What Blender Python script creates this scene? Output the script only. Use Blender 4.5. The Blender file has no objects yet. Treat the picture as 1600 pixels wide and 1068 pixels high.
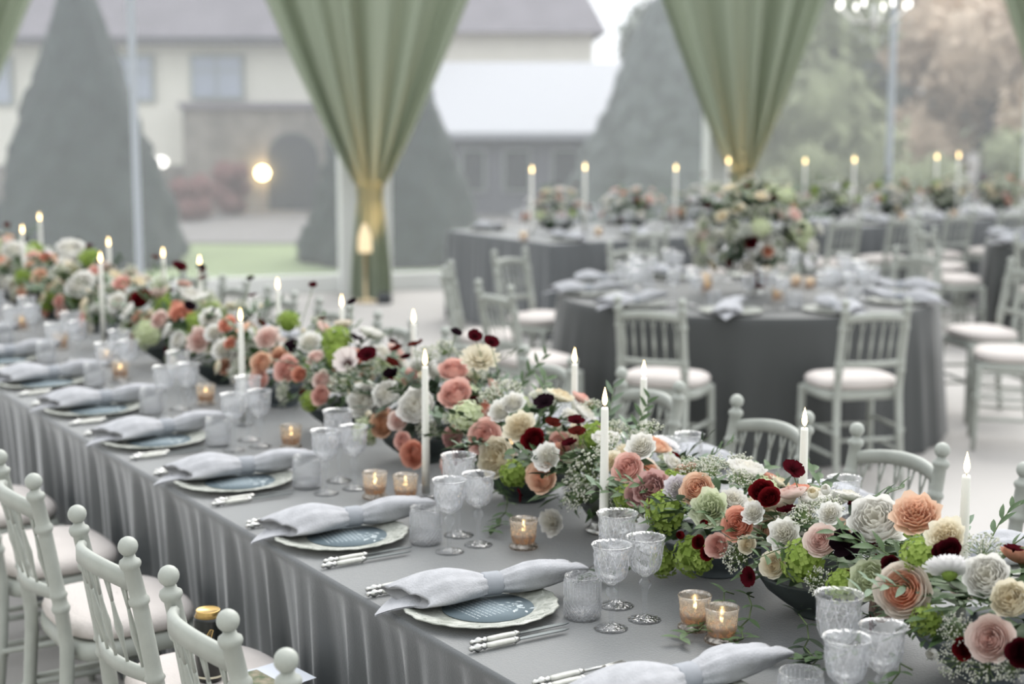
import bpy, math, random
from mathutils import Vector, Matrix, Euler
R = random.Random(7)
PI = math.pi
sin, cos = math.sin, math.cos
scene = bpy.context.scene
COL = scene.collection

# ------------------------------------------------------------------ camera
H = 1.82; YH = 165.0
F = math.sqrt(16500*(534-YH)); PITCH = math.atan((534-YH)/F)
cd = bpy.data.cameras.new('camera'); cam = bpy.data.objects.new('camera', cd); COL.objects.link(cam)
cam.location = (0, 0, H); cam.rotation_euler = (PI/2-PITCH, 0, 0)
cd.sensor_width = 36; cd.lens = F/1600*36; cd.clip_end = 400
cd.dof.use_dof = True; cd.dof.focus_distance = 3.25; cd.dof.aperture_fstop = 2.3
scene.camera = cam
# ------------------------------------------------------------------ sky and exposure
w = bpy.data.worlds.new('overcast'); scene.world = w; w.use_nodes = True
bgn = w.node_tree.nodes['Background']
bgn.inputs[0].default_value = (0.94, 0.97, 1.0, 1); bgn.inputs[1].default_value = 1.12
vs = scene.view_settings
vs.view_transform = 'Standard'; vs.look = 'None'; vs.gamma = 1; vs.use_curve_mapping = False
vs.exposure = 0.56
scene.cycles.transparent_max_bounces = 32
scene.cycles.max_bounces = 8
scene.cycles.caustics_reflective = False; scene.cycles.caustics_refractive = False
# daylight from the open clear side of the marquee, low soft sun through cloud
sd = bpy.data.lights.new('cloudy_sun', 'SUN'); sd.energy = 2.0; sd.angle = math.radians(50); sd.color = (1, .97, .92)
so = bpy.data.objects.new('cloudy_sun', sd); COL.objects.link(so); so.rotation_euler = Euler((math.radians(-38), math.radians(22), 0))

# ------------------------------------------------------------------ picture <-> place
def ray(x, y):
    u = (x-800)/F; v = (y-534)/F
    return Vector((u, cos(PITCH)-v*sin(PITCH), -sin(PITCH)-v*cos(PITCH)))
def at_z(x, y, z):
    d = ray(x, y); t = (z-H)/d.z
    return Vector((d.x*t, d.y*t, z))
def at_d(x, y, dist):
    d = ray(x, y); t = dist/d.y
    return Vector((d.x*t, dist, H+d.z*t))
E1 = at_z(791, 1063, .76); E0 = at_z(0, 610, .76)
U = (E0-E1).normalized(); N = Vector((U.y, -U.x, 0)); ANG = math.atan2(N.y, N.x)
TZ = .76
TW = 1.5; CN = .76
def TP(s, n, z=TZ):
    p = E1+U*s+N*n; return Vector((p.x, p.y, z))
def SN(p):
    r = p-E1; return r.dot(U), r.dot(N)

# ------------------------------------------------------------------ materials
MATS = {}
def nt_of(name):
    m = bpy.data.materials.new(name); m.use_nodes = True; MATS[name] = m
    nt = m.node_tree; return m, nt, nt.nodes, nt.links, nt.nodes['Principled BSDF'], nt.nodes['Material Output']
def setp(p, **k):
    for a, b in k.items():
        a = a.replace('_', ' ')
        if a in p.inputs: p.inputs[a].default_value = b
def c4(c): return (c[0], c[1], c[2], 1)
def mat(name, col, rough=.6, noise=0, scale=20, col2=None, bump=0, bscale=None, **k):
    if name in MATS: return MATS[name]
    m, nt, ns, ln, p, o = nt_of(name)
    setp(p, Base_Color=c4(col), Roughness=rough, **k)
    if noise or col2:
        tc = ns.new('ShaderNodeTexCoord'); nz = ns.new('ShaderNodeTexNoise'); nz.inputs['Scale'].default_value = scale
        nz.inputs['Detail'].default_value = 5
        ln.new(tc.outputs['Object'], nz.inputs['Vector'])
        rp = ns.new('ShaderNodeValToRGB'); rp.color_ramp.elements[0].position = .35; rp.color_ramp.elements[1].position = .65
        c2 = col2 or tuple(x*(1-noise) for x in col)
        rp.color_ramp.elements[0].color = c4(c2); rp.color_ramp.elements[1].color = c4(col)
        ln.new(nz.outputs['Fac'], rp.inputs['Fac']); ln.new(rp.outputs['Color'], p.inputs['Base Color'])
    if bump:
        tc = ns.new('ShaderNodeTexCoord'); nz = ns.new('ShaderNodeTexNoise'); nz.inputs['Scale'].default_value = bscale or scale
        ln.new(tc.outputs['Object'], nz.inputs['Vector'])
        b = ns.new('ShaderNodeBump'); b.inputs['Strength'].default_value = bump; b.inputs['Distance'].default_value = .01
        ln.new(nz.outputs['Fac'], b.inputs['Height']); ln.new(b.outputs['Normal'], p.inputs['Normal'])
    return m
def emit(name, col, st):
    m, nt, ns, ln, p, o = nt_of(name)
    setp(p, Base_Color=(0, 0, 0, 1), Emission_Color=c4(col), Emission_Strength=st); return m
def petal_mat(name, outer, inner, tr=.30):
    m, nt, ns, ln, p, o = nt_of(name)
    a = ns.new('ShaderNodeAttribute'); a.attribute_name = 'tint'
    rp = ns.new('ShaderNodeValToRGB'); rp.color_ramp.elements[0].color = c4(outer); rp.color_ramp.elements[1].color = c4(inner)
    rp.color_ramp.elements[0].position = .1; rp.color_ramp.elements[1].position = .85
    ln.new(a.outputs['Fac'], rp.inputs['Fac'])
    d = ns.new('ShaderNodeBsdfDiffuse'); t = ns.new('ShaderNodeBsdfTranslucent'); mx = ns.new('ShaderNodeMixShader')
    mx.inputs[0].default_value = tr
    ln.new(rp.outputs['Color'], d.inputs['Color']); ln.new(rp.outputs['Color'], t.inputs['Color'])
    ln.new(d.outputs[0], mx.inputs[1]); ln.new(t.outputs[0], mx.inputs[2]); ln.new(mx.outputs[0], o.inputs['Surface'])
    return m
def glass_mat(name, tint=(1, 1, 1), cut=0, white=.04, rough=.03, blend=.10):
    m, nt, ns, ln, p, o = nt_of(name)
    tr = ns.new('ShaderNodeBsdfTransparent'); tr.inputs[0].default_value = c4(tint)
    gl = ns.new('ShaderNodeBsdfGlossy'); gl.inputs['Roughness'].default_value = rough
    fr = ns.new('ShaderNodeLayerWeight'); fr.inputs['Blend'].default_value = blend
    df = ns.new('ShaderNodeBsdfTranslucent'); df.inputs[0].default_value = (.96, .97, 1, 1)
    m1 = ns.new('ShaderNodeMixShader'); m2 = ns.new('ShaderNodeMixShader'); m1.inputs[0].default_value = white
    ln.new(tr.outputs[0], m1.inputs[1]); ln.new(df.outputs[0], m1.inputs[2])
    ln.new(fr.outputs['Facing'], m2.inputs[0]); ln.new(m1.outputs[0], m2.inputs[1]); ln.new(gl.outputs[0], m2.inputs[2])
    ln.new(m2.outputs[0], o.inputs['Surface'])
    if cut:
        tc = ns.new('ShaderNodeTexCoord'); v = ns.new('ShaderNodeTexVoronoi'); v.inputs['Scale'].default_value = cut; v.feature = 'DISTANCE_TO_EDGE'
        ln.new(tc.outputs['Object'], v.inputs['Vector'])
        mr = ns.new('ShaderNodeMapRange'); mr.inputs['From Min'].default_value = .0; mr.inputs['From Max'].default_value = .22; mr.inputs['To Min'].default_value = white*1.7; mr.inputs['To Max'].default_value = white*.8
        ln.new(v.outputs['Distance'], mr.inputs['Value']); ln.new(mr.outputs[0], m1.inputs[0])
        b = ns.new('ShaderNodeBump'); b.inputs['Strength'].default_value = .9; b.inputs['Distance'].default_value = .003
        ln.new(v.outputs['Distance'], b.inputs['Height'])
        ln.new(b.outputs['Normal'], fr.inputs['Normal']); ln.new(b.outputs['Normal'], gl.inputs['Normal'])
    return m

mat('velvet', (.064, .072, .078), .55, noise=.13, scale=3, bump=.12, bscale=260, Sheen_Weight=.9, Sheen_Roughness=.35, Specular_IOR_Level=1.0)
mat('velvet_dark', (.028, .032, .032), .6, noise=.15, scale=3, Sheen_Weight=.32, Sheen_Roughness=.35, Specular_IOR_Level=.8)
mat('linen', (.44, .445, .47), .95, noise=.16, scale=30, bump=.25, bscale=220)
mat('linen_band', (.33, .345, .375), .9, noise=.08, scale=60)
mat('charger', (.50, .51, .47), .42, noise=.45, scale=34, col2=(.26, .275, .24), bump=.5, bscale=70)
mat('card_blue', (.155, .205, .235), .7, noise=.12, scale=14)
mat('print_white', (.52, .58, .60), .8)
mat('chair_paint', (.385, .405, .37), .5, noise=.1, scale=18, bump=.1, bscale=60)
mat('cushion', (.60, .555, .53), .9, noise=.06, scale=8, bump=.2, bscale=120)
mat('bone', (.62, .62, .57), .4, noise=.2, scale=60)
mat('silver', (.55, .55, .53), .28, Metallic=1.0)
mat('steel_dark', (.20, .22, .22), .3, Metallic=1.0)
mat('wax', (.86, .85, .79), .5, Subsurface_Weight=0)
mat('wick', (.02, .02, .02), .9)
emit('flame', (1, .70, .32), 7.0)
emit('flame_core', (1, .88, .62), 14.0)
emit('votive_glow', (1, .50, .22), .22)
emit('lamp_warm', (1, .68, .28), 14)
emit('lamp_white', (1, .97, .9), 3.0)
glass_mat('crystal', (.985, .99, .995), cut=95, white=.07, blend=.17)
glass_mat('cut_glass', (.99, .99, 1), white=.34, blend=.25)
glass_mat('crystal_clear', (.985, .99, .995), white=.035)
glass_mat('crystal_tumbler', (.98, .985, .99), cut=170, white=.045, blend=.16)
mat('ceramic', (.17, .20, .225), .5, noise=.25, scale=12)
mat('ceramic_dark', (.06, .075, .075), .5, noise=.2, scale=10)
mat('floor', (.43, .412, .395), .8, noise=.05, scale=2)
mat('white_frame', (.46, .49, .53), .5)
mat('white_leg', (.70, .71, .69), .6)
mat('lining', (.62, .63, .60), .95, noise=.1, scale=2)
mat('grass', (.25, .31, .16), .95, noise=.2, scale=.6)
mat('gravel', (.20, .19, .185), .9, noise=.1, scale=2)
mat('yew', (.035, .05, .045), .95, noise=.5, scale=5, bump=.5, bscale=12)
mat('yew_hazed', (.13, .15, .14), .95, noise=.4, scale=5)  # paler copy of yew, with haze put into the colour
mat('house_wall', (.80, .78, .70), .9, noise=.05, scale=1)
mat('house_stone', (.30, .28, .25), .95, noise=.35, scale=2.2, bump=.3, bscale=4)
mat('roof_slate', (.22, .205, .225), .8, noise=.15, scale=2)
mat('house_dark', (.05, .055, .06), .6)
mat('house_pane', (.38, .42, .50), .2)
mat('window_paint', (.34, .37, .35), .6)
mat('white_roof', (.36, .37, .40), .7)
mat('grey_wall', (.19, .19, .215), .9, noise=.2, scale=1)
mat('shrub_pink', (.30, .16, .15), .9, noise=.3, scale=5)
mat('trunk', (.07, .055, .045), .9, noise=.3, scale=8)
mat('leaf_grey', (.27, .30, .26), .9, noise=.3, scale=2)
mat('leaf_autumn', (.62, .50, .38), .9, noise=.25, scale=2)
mat('leaf_olive', (.36, .39, .24), .9, noise=.3, scale=2)
mat('can_black', (.008, .009, .008), .28)
mat('can_gold', (.62, .42, .16), .3, Metallic=.9)
mat('can_cream', (.62, .58, .45), .6)
mat('paper', (.72, .75, .82), .8)
mat('photo_print', (.10, .14, .07), .7, noise=.5, scale=30, col2=(.35, .30, .22))
mat('brass', (.5, .4, .25), .35, Metallic=.8)
mat('leaf_green', (.075, .135, .05), .6, noise=.3, scale=25)
mat('leaf_dark', (.03, .055, .025), .65, noise=.3, scale=25)
mat('leaf_sage', (.20, .27, .19), .7, noise=.2, scale=25)
mat('leaf_plum', (.035, .018, .02), .6, noise=.3, scale=30)
mat('stem', (.11, .16, .06), .7)
petal_mat('drape', (.43, .475, .375), (.43, .475, .375), .42)
# mercury glass for the votives: speckled, lets the flame glow through
m, nt, ns, ln, p, o = nt_of('mercury_glass')
tc = ns.new('ShaderNodeTexCoord'); nz = ns.new('ShaderNodeTexNoise'); nz.inputs['Scale'].default_value = 110; nz.inputs['Detail'].default_value = 3
ln.new(tc.outputs['Object'], nz.inputs['Vector'])
rp = ns.new('ShaderNodeValToRGB'); rp.color_ramp.elements[0].position = .42; rp.color_ramp.elements[1].position = .6
rp.color_ramp.elements[0].color = (.38, .38, .38, 1); rp.color_ramp.elements[1].color = (.88, .88, .88, 1)
ln.new(nz.outputs['Fac'], rp.inputs['Fac'])
tr = ns.new('ShaderNodeBsdfTransparent'); tr.inputs[0].default_value = (1, .95, .88, 1)
tl = ns.new('ShaderNodeBsdfTranslucent'); tl.inputs[0].default_value = (.78, .74, .70, 1)
gl = ns.new('ShaderNodeBsdfGlossy'); gl.inputs['Roughness'].default_value = .2; gl.inputs[0].default_value = (.75, .7, .64, 1)
mA = ns.new('ShaderNodeMixShader'); mB = ns.new('ShaderNodeMixShader'); mA.inputs[0].default_value = .42
ln.new(tl.outputs[0], mA.inputs[1]); ln.new(gl.outputs[0], mA.inputs[2])
ln.new(rp.outputs['Color'], mB.inputs[0]); ln.new(tr.outputs[0], mB.inputs[1]); ln.new(mA.outputs[0], mB.inputs[2])
ln.new(mB.outputs[0], o.inputs['Surface'])
# clear but milky PVC of the marquee walls
m, nt, ns, ln, p, o = nt_of('clear_pvc')
tr = ns.new('ShaderNodeBsdfTransparent'); tl = ns.new('ShaderNodeBsdfTranslucent'); tl.inputs[0].default_value = (.86, .87, .95, 1)
mx = ns.new('ShaderNodeMixShader'); mx.inputs[0].default_value = .09
ln.new(tr.outputs[0], mx.inputs[1]); ln.new(tl.outputs[0], mx.inputs[2]); ln.new(mx.outputs[0], o.inputs['Surface'])

PAL = {'white': ((.84, .83, .80), (.80, .77, .66)), 'cream': ((.84, .79, .66), (.80, .68, .46)), 'blush': ((.83, .70, .65), (.76, .48, .42)),
       'pink': ((.82, .56, .50), (.74, .38, .32)), 'peach': ((.82, .60, .46), (.76, .40, .26)), 'coral': ((.78, .42, .32), (.68, .27, .18)),
       'juliet': ((.85, .78, .71), (.86, .45, .29)), 'mauve': ((.62, .40, .38), (.58, .33, .31)), 'lilac': ((.74, .70, .74), (.70, .66, .62)),
       'greenwhite': ((.70, .74, .56), (.62, .68, .44)), 'red': ((.15, .009, .012), (.05, .003, .005)), 'burgundy': ((.06, .006, .010), (.02, .003, .004)),
       'brown': ((.075, .012, .009), (.05, .008, .006)), 'lime': ((.36, .46, .13), (.26, .36, .08)), 'apricot': ((.70, .46, .32), (.62, .32, .18)),
       'dark': ((.016, .008, .012), (.008, .004, .006)), 'lace': ((.80, .80, .72), (.22, .30, .12)), 'dahlia': ((.84, .83, .84), (.24, .34, .08)),
       'anemone': ((.82, .74, .72), (.05, .01, .012))}
for k, (a, b) in PAL.items(): petal_mat('petal_'+k, a, b)
M = MATS

# ------------------------------------------------------------------ mesh builder
class MB:
    def __init__(s): s.v = []; s.f = []; s.t = []; s.mi = []; s.cur = 0
    def add(s, vs, fs, tint=0):
        b = len(s.v); s.v += [tuple(v) for v in vs]; s.f += [tuple(i+b for i in f) for f in fs]
        s.t += (list(tint) if isinstance(tint, (list, tuple)) else [tint]*len(vs)); s.mi += [s.cur]*len(fs); return s
    def box(s, x0, y0, z0, x1, y1, z1, mtx=None):
        vs = [Vector((x, y, z)) for z in (z0, z1) for y in (y0, y1) for x in (x0, x1)]
        if mtx: vs = [mtx @ v for v in vs]
        return s.add(vs, [(0, 2, 3, 1), (4, 5, 7, 6), (0, 1, 5, 4), (2, 6, 7, 3), (0, 4, 6, 2), (1, 3, 7, 5)])
    def grid(s, rows, closed=False, tint=0, flip=False):
        n = len(rows[0]); vs = [p for r in rows for p in r]; fs = []
        for i in range(len(rows)-1):
            for j in range(n if closed else n-1):
                a, b = i*n+j, i*n+(j+1) % n
                q = (a, b, b+n, a+n); fs.append(q[::-1] if flip else q)
        return s.add(vs, fs, tint)
    def lathe(s, prof, seg=20, rip=None, cap=True, c=(0, 0, 0), tint=0):
        rows = []
        for (r, z) in prof:
            rows.append([(c[0]+r*(rip(a, z) if rip else 1)*cos(a), c[1]+r*(rip(a, z) if rip else 1)*sin(a), c[2]+z) for a in [2*PI*j/seg for j in range(seg)]])
        s.grid(rows, True, tint)
        if cap:
            b = len(s.v)-len(rows)*seg
            if prof[0][0] > 1e-5: s.f.append(tuple(range(b+seg-1, b-1, -1))); s.mi.append(s.cur)
            if prof[-1][0] > 1e-5: e = len(s.v)-seg; s.f.append(tuple(range(e, e+seg))); s.mi.append(s.cur)
        return s
    def tube(s, pts, rad, seg=8, cap=True, tint=0, flat=1):
        pts = [Vector(p) for p in pts]; n = len(pts)
        rad = rad if isinstance(rad, (list, tuple)) else [rad]*n
        rows = []; ref = None
        for i, p in enumerate(pts):
            t = (pts[min(i+1, n-1)]-pts[max(i-1, 0)]).normalized()
            if ref is None: ref = Vector((1, 0, 0)) if abs(t.x) < .9 else Vector((0, 1, 0))
            a = (ref-t*ref.dot(t)).normalized(); b = t.cross(a); ref = a
            rows.append([p+(a*cos(q)+b*sin(q)*flat)*rad[i] for q in [2*PI*j/seg for j in range(seg)]])
        s.grid(rows, True, tint)
        if cap:
            b0 = len(s.v)-n*seg; s.f.append(tuple(range(b0+seg-1, b0-1, -1))); s.mi.append(s.cur)
            e = len(s.v)-seg; s.f.append(tuple(range(e, e+seg))); s.mi.append(s.cur)
        return s
    def ball(s, c, r, seg=10, rings=6, sz=1, tint=0):
        return s.lathe([(max(r*sin(PI*i/rings), 1e-6), -r*sz*cos(PI*i/rings)) for i in range(rings+1)], seg, cap=False, c=c, tint=tint)
    def mesh(s, name, mats, smooth=True):
        me = bpy.data.meshes.new(name); me.from_pydata(s.v, [], s.f)
        if any(s.t):
            a = me.attributes.new('tint', 'FLOAT', 'POINT'); a.data.foreach_set('value', s.t)
        for m in (mats if isinstance(mats, (list, tuple)) else [mats]): me.materials.append(M[m] if isinstance(m, str) else m)
        if any(s.mi): me.polygons.foreach_set('material_index', s.mi)
        me.polygons.foreach_set('use_smooth', [smooth]*len(me.polygons)); me.update()
        return me
    def obj(s, name, mats, parent=None, smooth=True): return link(name, s.mesh(name, mats, smooth), parent)
def link(name, me, parent=None, mtx=None):
    o = bpy.data.objects.new(name, me); COL.objects.link(o)
    if parent: o.parent = parent
    if mtx is not None: o.matrix_local = mtx
    return o
def tag(o, label=None, cat=None, group=None, kind=None):
    if label: o['label'] = label
    if cat: o['category'] = cat
    if group: o['group'] = group
    if kind: o['kind'] = kind
    return o
def thing(name, label, cat, loc=(0, 0, 0), rz=0, group=None):
    o = bpy.data.objects.new(name, None); COL.objects.link(o); o.empty_display_size = .05
    o.location = loc; o.rotation_euler = (0, 0, rz); return tag(o, label, cat, group)
KIDS = {}
def kids(o):
    if o.name not in KIDS: KIDS[o.name] = [c for c in bpy.data.objects if c.parent == o]
    return KIDS[o.name]
def dup(root, loc, rz=0, label=None, group=None, scale=None):
    def cp(o, par):
        c = o.copy(); COL.objects.link(c)
        if par: c.parent = par
        for k in kids(o): cp(k, c)
        return c
    r = cp(root, None); r.location = loc; r.rotation_euler = (0, 0, rz)
    if scale: r.scale = scale
    if label: r['label'] = label
    if group: r['group'] = group
    return r
class Proto:
    """first use moves the prototype itself, later uses copy it"""
    def __init__(s, root): s.root = root; s.used = False
    def put(s, loc, rz=0, label=None, group=None, scale=None):
        if not s.used:
            s.used = True; o = s.root; s.tmpl = None
            kids(o); [kids(k) for k in kids(o)]
            o.location = loc; o.rotation_euler = (0, 0, rz)
            if scale: o.scale = scale
            if label: o['label'] = label
            if group: o['group'] = group
            return o
        o = dup(s.root, loc, rz, label, group, scale or (1, 1, 1)); return o
def rnoise(seed, n=5, lam=(.11, .5)):
    r = random.Random(seed); T = [(2*PI/(lam[0]*(lam[1]/lam[0])**(i/(n-1))*r.uniform(.85, 1.15)), r.uniform(0, 6.28), r.uniform(.6, 1)) for i in range(n)]
    tot = sum(t[2] for t in T)
    return lambda p: sum(a*sin(k*p+f) for k, f, a in T)/tot

# ================================================================== THE SETTING
fl = MB(); W1 = Vector((-1.486, 15.6, 0)); WD = Vector((3.69, 1.1, 0)).normalized(); WL = 3.85; WN = Vector((-WD.y, WD.x, 0))
def WP(k, z=0, off=0):
    p = W1+WD*(WL*k)+WN*off; return Vector((p.x, p.y, z))
a, b = WP(-1.55), WP(4.2)
fl.add([(a.x, -3, 0), (b.x, -3, 0), (b.x, b.y, 0), (a.x, a.y, 0), (a.x, -3, -.15), (b.x, -3, -.15), (b.x, b.y, -.15), (a.x, a.y, -.15)],
       [(0, 1, 2, 3), (7, 6, 5, 4), (0, 4, 5, 1), (1, 5, 6, 2), (2, 6, 7, 3), (3, 7, 4, 0)])
tag(fl.obj('floor', 'floor', smooth=False), 'pale beige marquee floor', None, kind='structure')
def seg_box(mb, p, q, z0, z1, th):
    d = (q-p).normalized(); n = Vector((-d.y, d.x, 0))*th/2
    mb.add([p-n, q-n, q+n, p+n]+[v+Vector((0, 0, z1-z0)) for v in (p-n, q-n, q+n, p+n)] if abs(z0) < 1e-9 else
           [Vector((v.x, v.y, z0)) for v in (p-n, q-n, q+n, p+n)]+[Vector((v.x, v.y, z1)) for v in (p-n, q-n, q+n, p+n)],
           [(3, 2, 1, 0), (4, 5, 6, 7), (0, 1, 5, 4), (1, 2, 6, 5), (2, 3, 7, 6), (3, 0, 4, 7)])
mb = MB(); seg_box(mb, WP(-1.5), WP(4.2), 0, .17, .10); tag(mb.obj('baseboard_back', 'white_leg', smooth=False), 'white sill along the foot of the clear marquee wall', None, kind='structure')
for i in range(1, 7):
    mb = MB(); a, b = WP(max(-1.49, i-3+.06)), WP(i-2-.06); seg_box(mb, a, b, .17, 4.5, .004)
    tag(mb.obj('window_%d' % (i+1), 'clear_pvc', smooth=False), 'clear milky plastic wall panel of the marquee', None, kind='structure')
for nm, p_, q_ in (('wall_front_unseen', Vector((-7, -2.6, 0)), Vector((b.x if 0 else 12, -2.6, 0))), ('wall_left_unseen', Vector((-7, -2.6, 0)), Vector((-7, 6.5, 0)))):  # unseen closed sides, added to shape the light from the camera side
    mb = MB(); seg_box(mb, p_, q_, 0, 4.5, .05); tag(mb.obj(nm, 'lining', smooth=False), 'sage fabric lining of the unseen closed marquee side, added to shape the light', None, kind='structure')
mb = MB(); seg_box(mb, Vector((-7, 6.5, 0)), WP(-1.5), .0, 4.5, .004); tag(mb.obj('window_1', 'clear_pvc', smooth=False), 'clear plastic side panel of the marquee', None, kind='structure')
ti = 1
def trim(mb, m, label):
    global ti
    tag(mb.obj('trim_%d' % ti, m, smooth=False), label, None, kind='structure'); ti += 1
for k in (-1, 0, 1, 2, 3):                         # clad legs behind the drapes
    mb = MB(); seg_box(mb, WP(k-.065, 0, -.16), WP(k+.065, 0, -.16), 0, 4.5, .2); trim(mb, 'white_leg', 'white clad marquee leg behind a drape')
for k in (-.56, 1.5, 2.5):                  # slender poles in the middle of each bay
    mb = MB(); p = WP(k, 0, -.09); mb.lathe([(.037, .17), (.037, 4.5)], 14, c=(p.x, p.y, 0)); trim(mb, 'white_frame', 'slender white pole in the clear wall')
mb = MB(); seg_box(mb, WP(-1.5), WP(4.2), 4.5, 4.7, .2); trim(mb, 'white_frame', 'white eaves beam of the marquee')
mb = MB(); p = WP(1.5, 0, -.1); q = p-WN*12
seg_box(mb, q, p, 4.5, 4.68, .14); trim(mb, 'white_frame', 'white roof rail running in from the clear wall')

# -------------------------------------------------- outside
GZ = -.12
mb = MB(); mb.add([(-90, 15.0, GZ-.05), (120, 15.0, GZ-.05), (120, 150, GZ-.05), (-90, 150, GZ-.05)], [(0, 1, 2, 3)])
tag(mb.obj('lawn', 'grass', smooth=False), 'mown green lawn outside the marquee', 'lawn', kind='structure')
mb = MB(); mb.add([(-90, 22.9, GZ-.03), (120, 22.9, GZ-.03), (120, 70, GZ-.03), (-90, 70, GZ-.03)], [(0, 1, 2, 3)])
tag(mb.obj('gravel_drive', 'gravel', smooth=False), 'grey gravel drive between the lawn and the houses', 'drive', kind='structure')
def cone(px, d, rad, top, label, flat=.12, m='yew'):
    mb = MB(); r = random.Random(int(px)); prof = []; n = 40
    for i in range(n+1):
        t = i/n; prof.append((rad*((1-t)**.93*(1-flat)+flat)*(1 if t < .98 else .5)*(.9 if i == 0 else 1)+.001, t*(top-GZ)))
    ph = [r.uniform(0, 6) for _ in range(4)]
    mb.lathe(prof, 44, rip=lambda a, z: 1+.05*sin(5*a+ph[0]+z*3)+.035*sin(11*a+ph[1]-z*7)+r.uniform(-.045, .045), c=(0, 0, 0))
    p = at_d(px, 400, d); t = thing('yew_cone', label, 'topiary', (p.x, d, GZ-.05)); mb.obj('foliage', m, t)
    MB().lathe([(.1, 0), (.09, .5)], 10).obj('trunk', 'trunk', t)
cone(135, 20, 1.28, 3.35, 'tall clipped yew cone before the cream house wall')
cone(612, 20.5, 1.22, 3.2, 'clipped yew cone behind the green drape beside the bright white roof')
cone(1040, 25, 1.75, 3.6, 'clipped cone, grey-green paled to suggest haze, beyond the far candlelit table', m='yew_hazed')
cone(-190, 21, 1.2, 3.3, 'clipped yew cone beyond the tallest yew')

def wallbox(mb, x0, x1, z0, z1, y, th=.3): mb.box(x0, y, z0, x1, y+th, z1)
def X(px, d): return (px-800)/F*d
def Z(py, d): return at_d(800, py, d).z
D = 31.0
house = thing('cream_house', 'cream rendered house with slate roof and stone lower porch', 'house', (X(200, D), D, GZ-.05))
ox, oy, oz = house.location
def hb(name, m, x0, x1, y0, y1, yoff=0, th=.3, par=house, d=D):
    mb = MB(); mb.box(X(x0, d)-ox, yoff, Z(y1, d)-oz, X(x1, d)-ox, yoff+th, Z(y0, d)-oz); o = mb.obj(name, m, par, smooth=False); return o
hb('wall', 'house_wall', -420, 575, 62, 440, 0, 4)
hb('stone_porch', 'house_stone', 305, 575, 168, 440, -.9, .85)
hb('porch_coping', 'roof_slate', 300, 578, 160, 170, -1.0, 1.0)
hb('stone_plinth', 'house_stone', -420, 305, 258, 440, -.2, .19)
mb = MB(); x0, x1 = X(-460, D)-ox, X(590, D)-ox; ze = Z(62, D)-oz
mb.add([(x0, -.6, ze-.1), (x1, -.6, ze-.1), (x1, 2.4, ze+3.0), (x0, 2.4, ze+3.0), (x0, 4.6, ze-.1), (x1, 4.6, ze-.1)],
       [(0, 1, 2, 3), (3, 2, 5, 4), (0, 3, 4), (1, 5, 2), (0, 4, 5, 1)])
mb.obj('roof', 'roof_slate', house, smooth=False)
hb('gutter', 'house_dark', -460, 590, 60, 66, -.75, .15)
for (x0, x1, y0, y1) in ((-60, 32, 88, 165), (188, 250, 85, 160), (305, 388, 85, 156), (-300, -220, 88, 165)):
    wnd = hb('window', 'window_paint', x0, x1, y0, y1, -.09, .08)
    xm = (x0+x1)/2; g = 5
    for xa, xb in ((x0+g, xm-2), (xm+2, x1-g)):
        for ya, yb in ((y0+g, y0+(y1-y0)*.35), (y0+(y1-y0)*.35+3, y1-g)):
            hb('pane', 'house_pane', xa, xb, ya, yb, -.11, .015, par=wnd)
mb = MB(); xa, xb = X(432, D)-ox, X(508, D)-ox; xm = (xa+xb)/2; rr = (xb-xa)/2; zt = Z(245, D)-oz
pts = [(xa, 0), (xb, 0)]+[(xm+rr*cos(t), zt+rr*sin(t)) for t in [PI*i/12 for i in range(13)]]
n = len(pts); mb.add([(x, -.96, z) for x, z in pts]+[(x, -.905, z) for x, z in pts], [tuple(range(n))]+[(i, i+n, (i+1) % n+n, (i+1) % n) for i in range(n)])
mb.obj('arched_doorway', 'house_dark', house, smooth=False)
p = at_d(410, 270, D-1.1)
t = thing('porch_lamp', 'round glowing warm lamp on the stone porch wall', 'lamp', p)
MB().ball((0, 0, 0), .12, 14, 10).obj('globe', 'lamp_warm', t); MB().box(-.03, .08, -.04, .03, .2, .04).obj('bracket', 'house_dark', t)
p = at_d(250, 254, 29.5)
t = thing('garden_lamp', 'white garden lamp beside the yew cone', 'lamp', (p.x, p.y, GZ-.05))
MB().lathe([(.035, 0), (.03, p.z-GZ-.05)], 10).obj('post', 'house_dark', t)
MB().ball((0, 0, p.z-GZ+.06), .14, 14, 8, .7).obj('globe', 'lamp_white', t)

def clump(n, rad, size, seed, lobes=9):
    r = random.Random(seed); mb = MB()
    L = [(Vector((r.uniform(-.6, .6), r.uniform(-.6, .6), r.uniform(-.55, .6))), r.uniform(.3, .5)) for _ in range(lobes)]
    for c, q in L: mb.ball((c.x*rad[0], c.y*rad[1], c.z*rad[2]), q*.82*min(rad), 8, 6)
    for i in range(n):
        c, q = r.choice(L); d = Vector((r.gauss(0, 1), r.gauss(0, 1), r.gauss(0, 1))).normalized()
        p = Vector((c.x*rad[0], c.y*rad[1], c.z*rad[2]))+d*q*min(rad)*r.uniform(.8, 1.08)
        a = Vector((r.gauss(0, 1), r.gauss(0, 1), r.gauss(0, 1))).normalized(); b = d.cross(a).normalized(); s_ = size*r.uniform(.6, 1.3)
        mb.add([p-a*s_, p+b*s_*.45, p+a*s_, p-b*s_*.45], [(0, 1, 2, 3)])
    return mb
CR = [clump(2600, (1.6, 1.6, 1.9), .13, 50+i).mesh('crown', 'leaf_grey') for i in range(3)]
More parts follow.
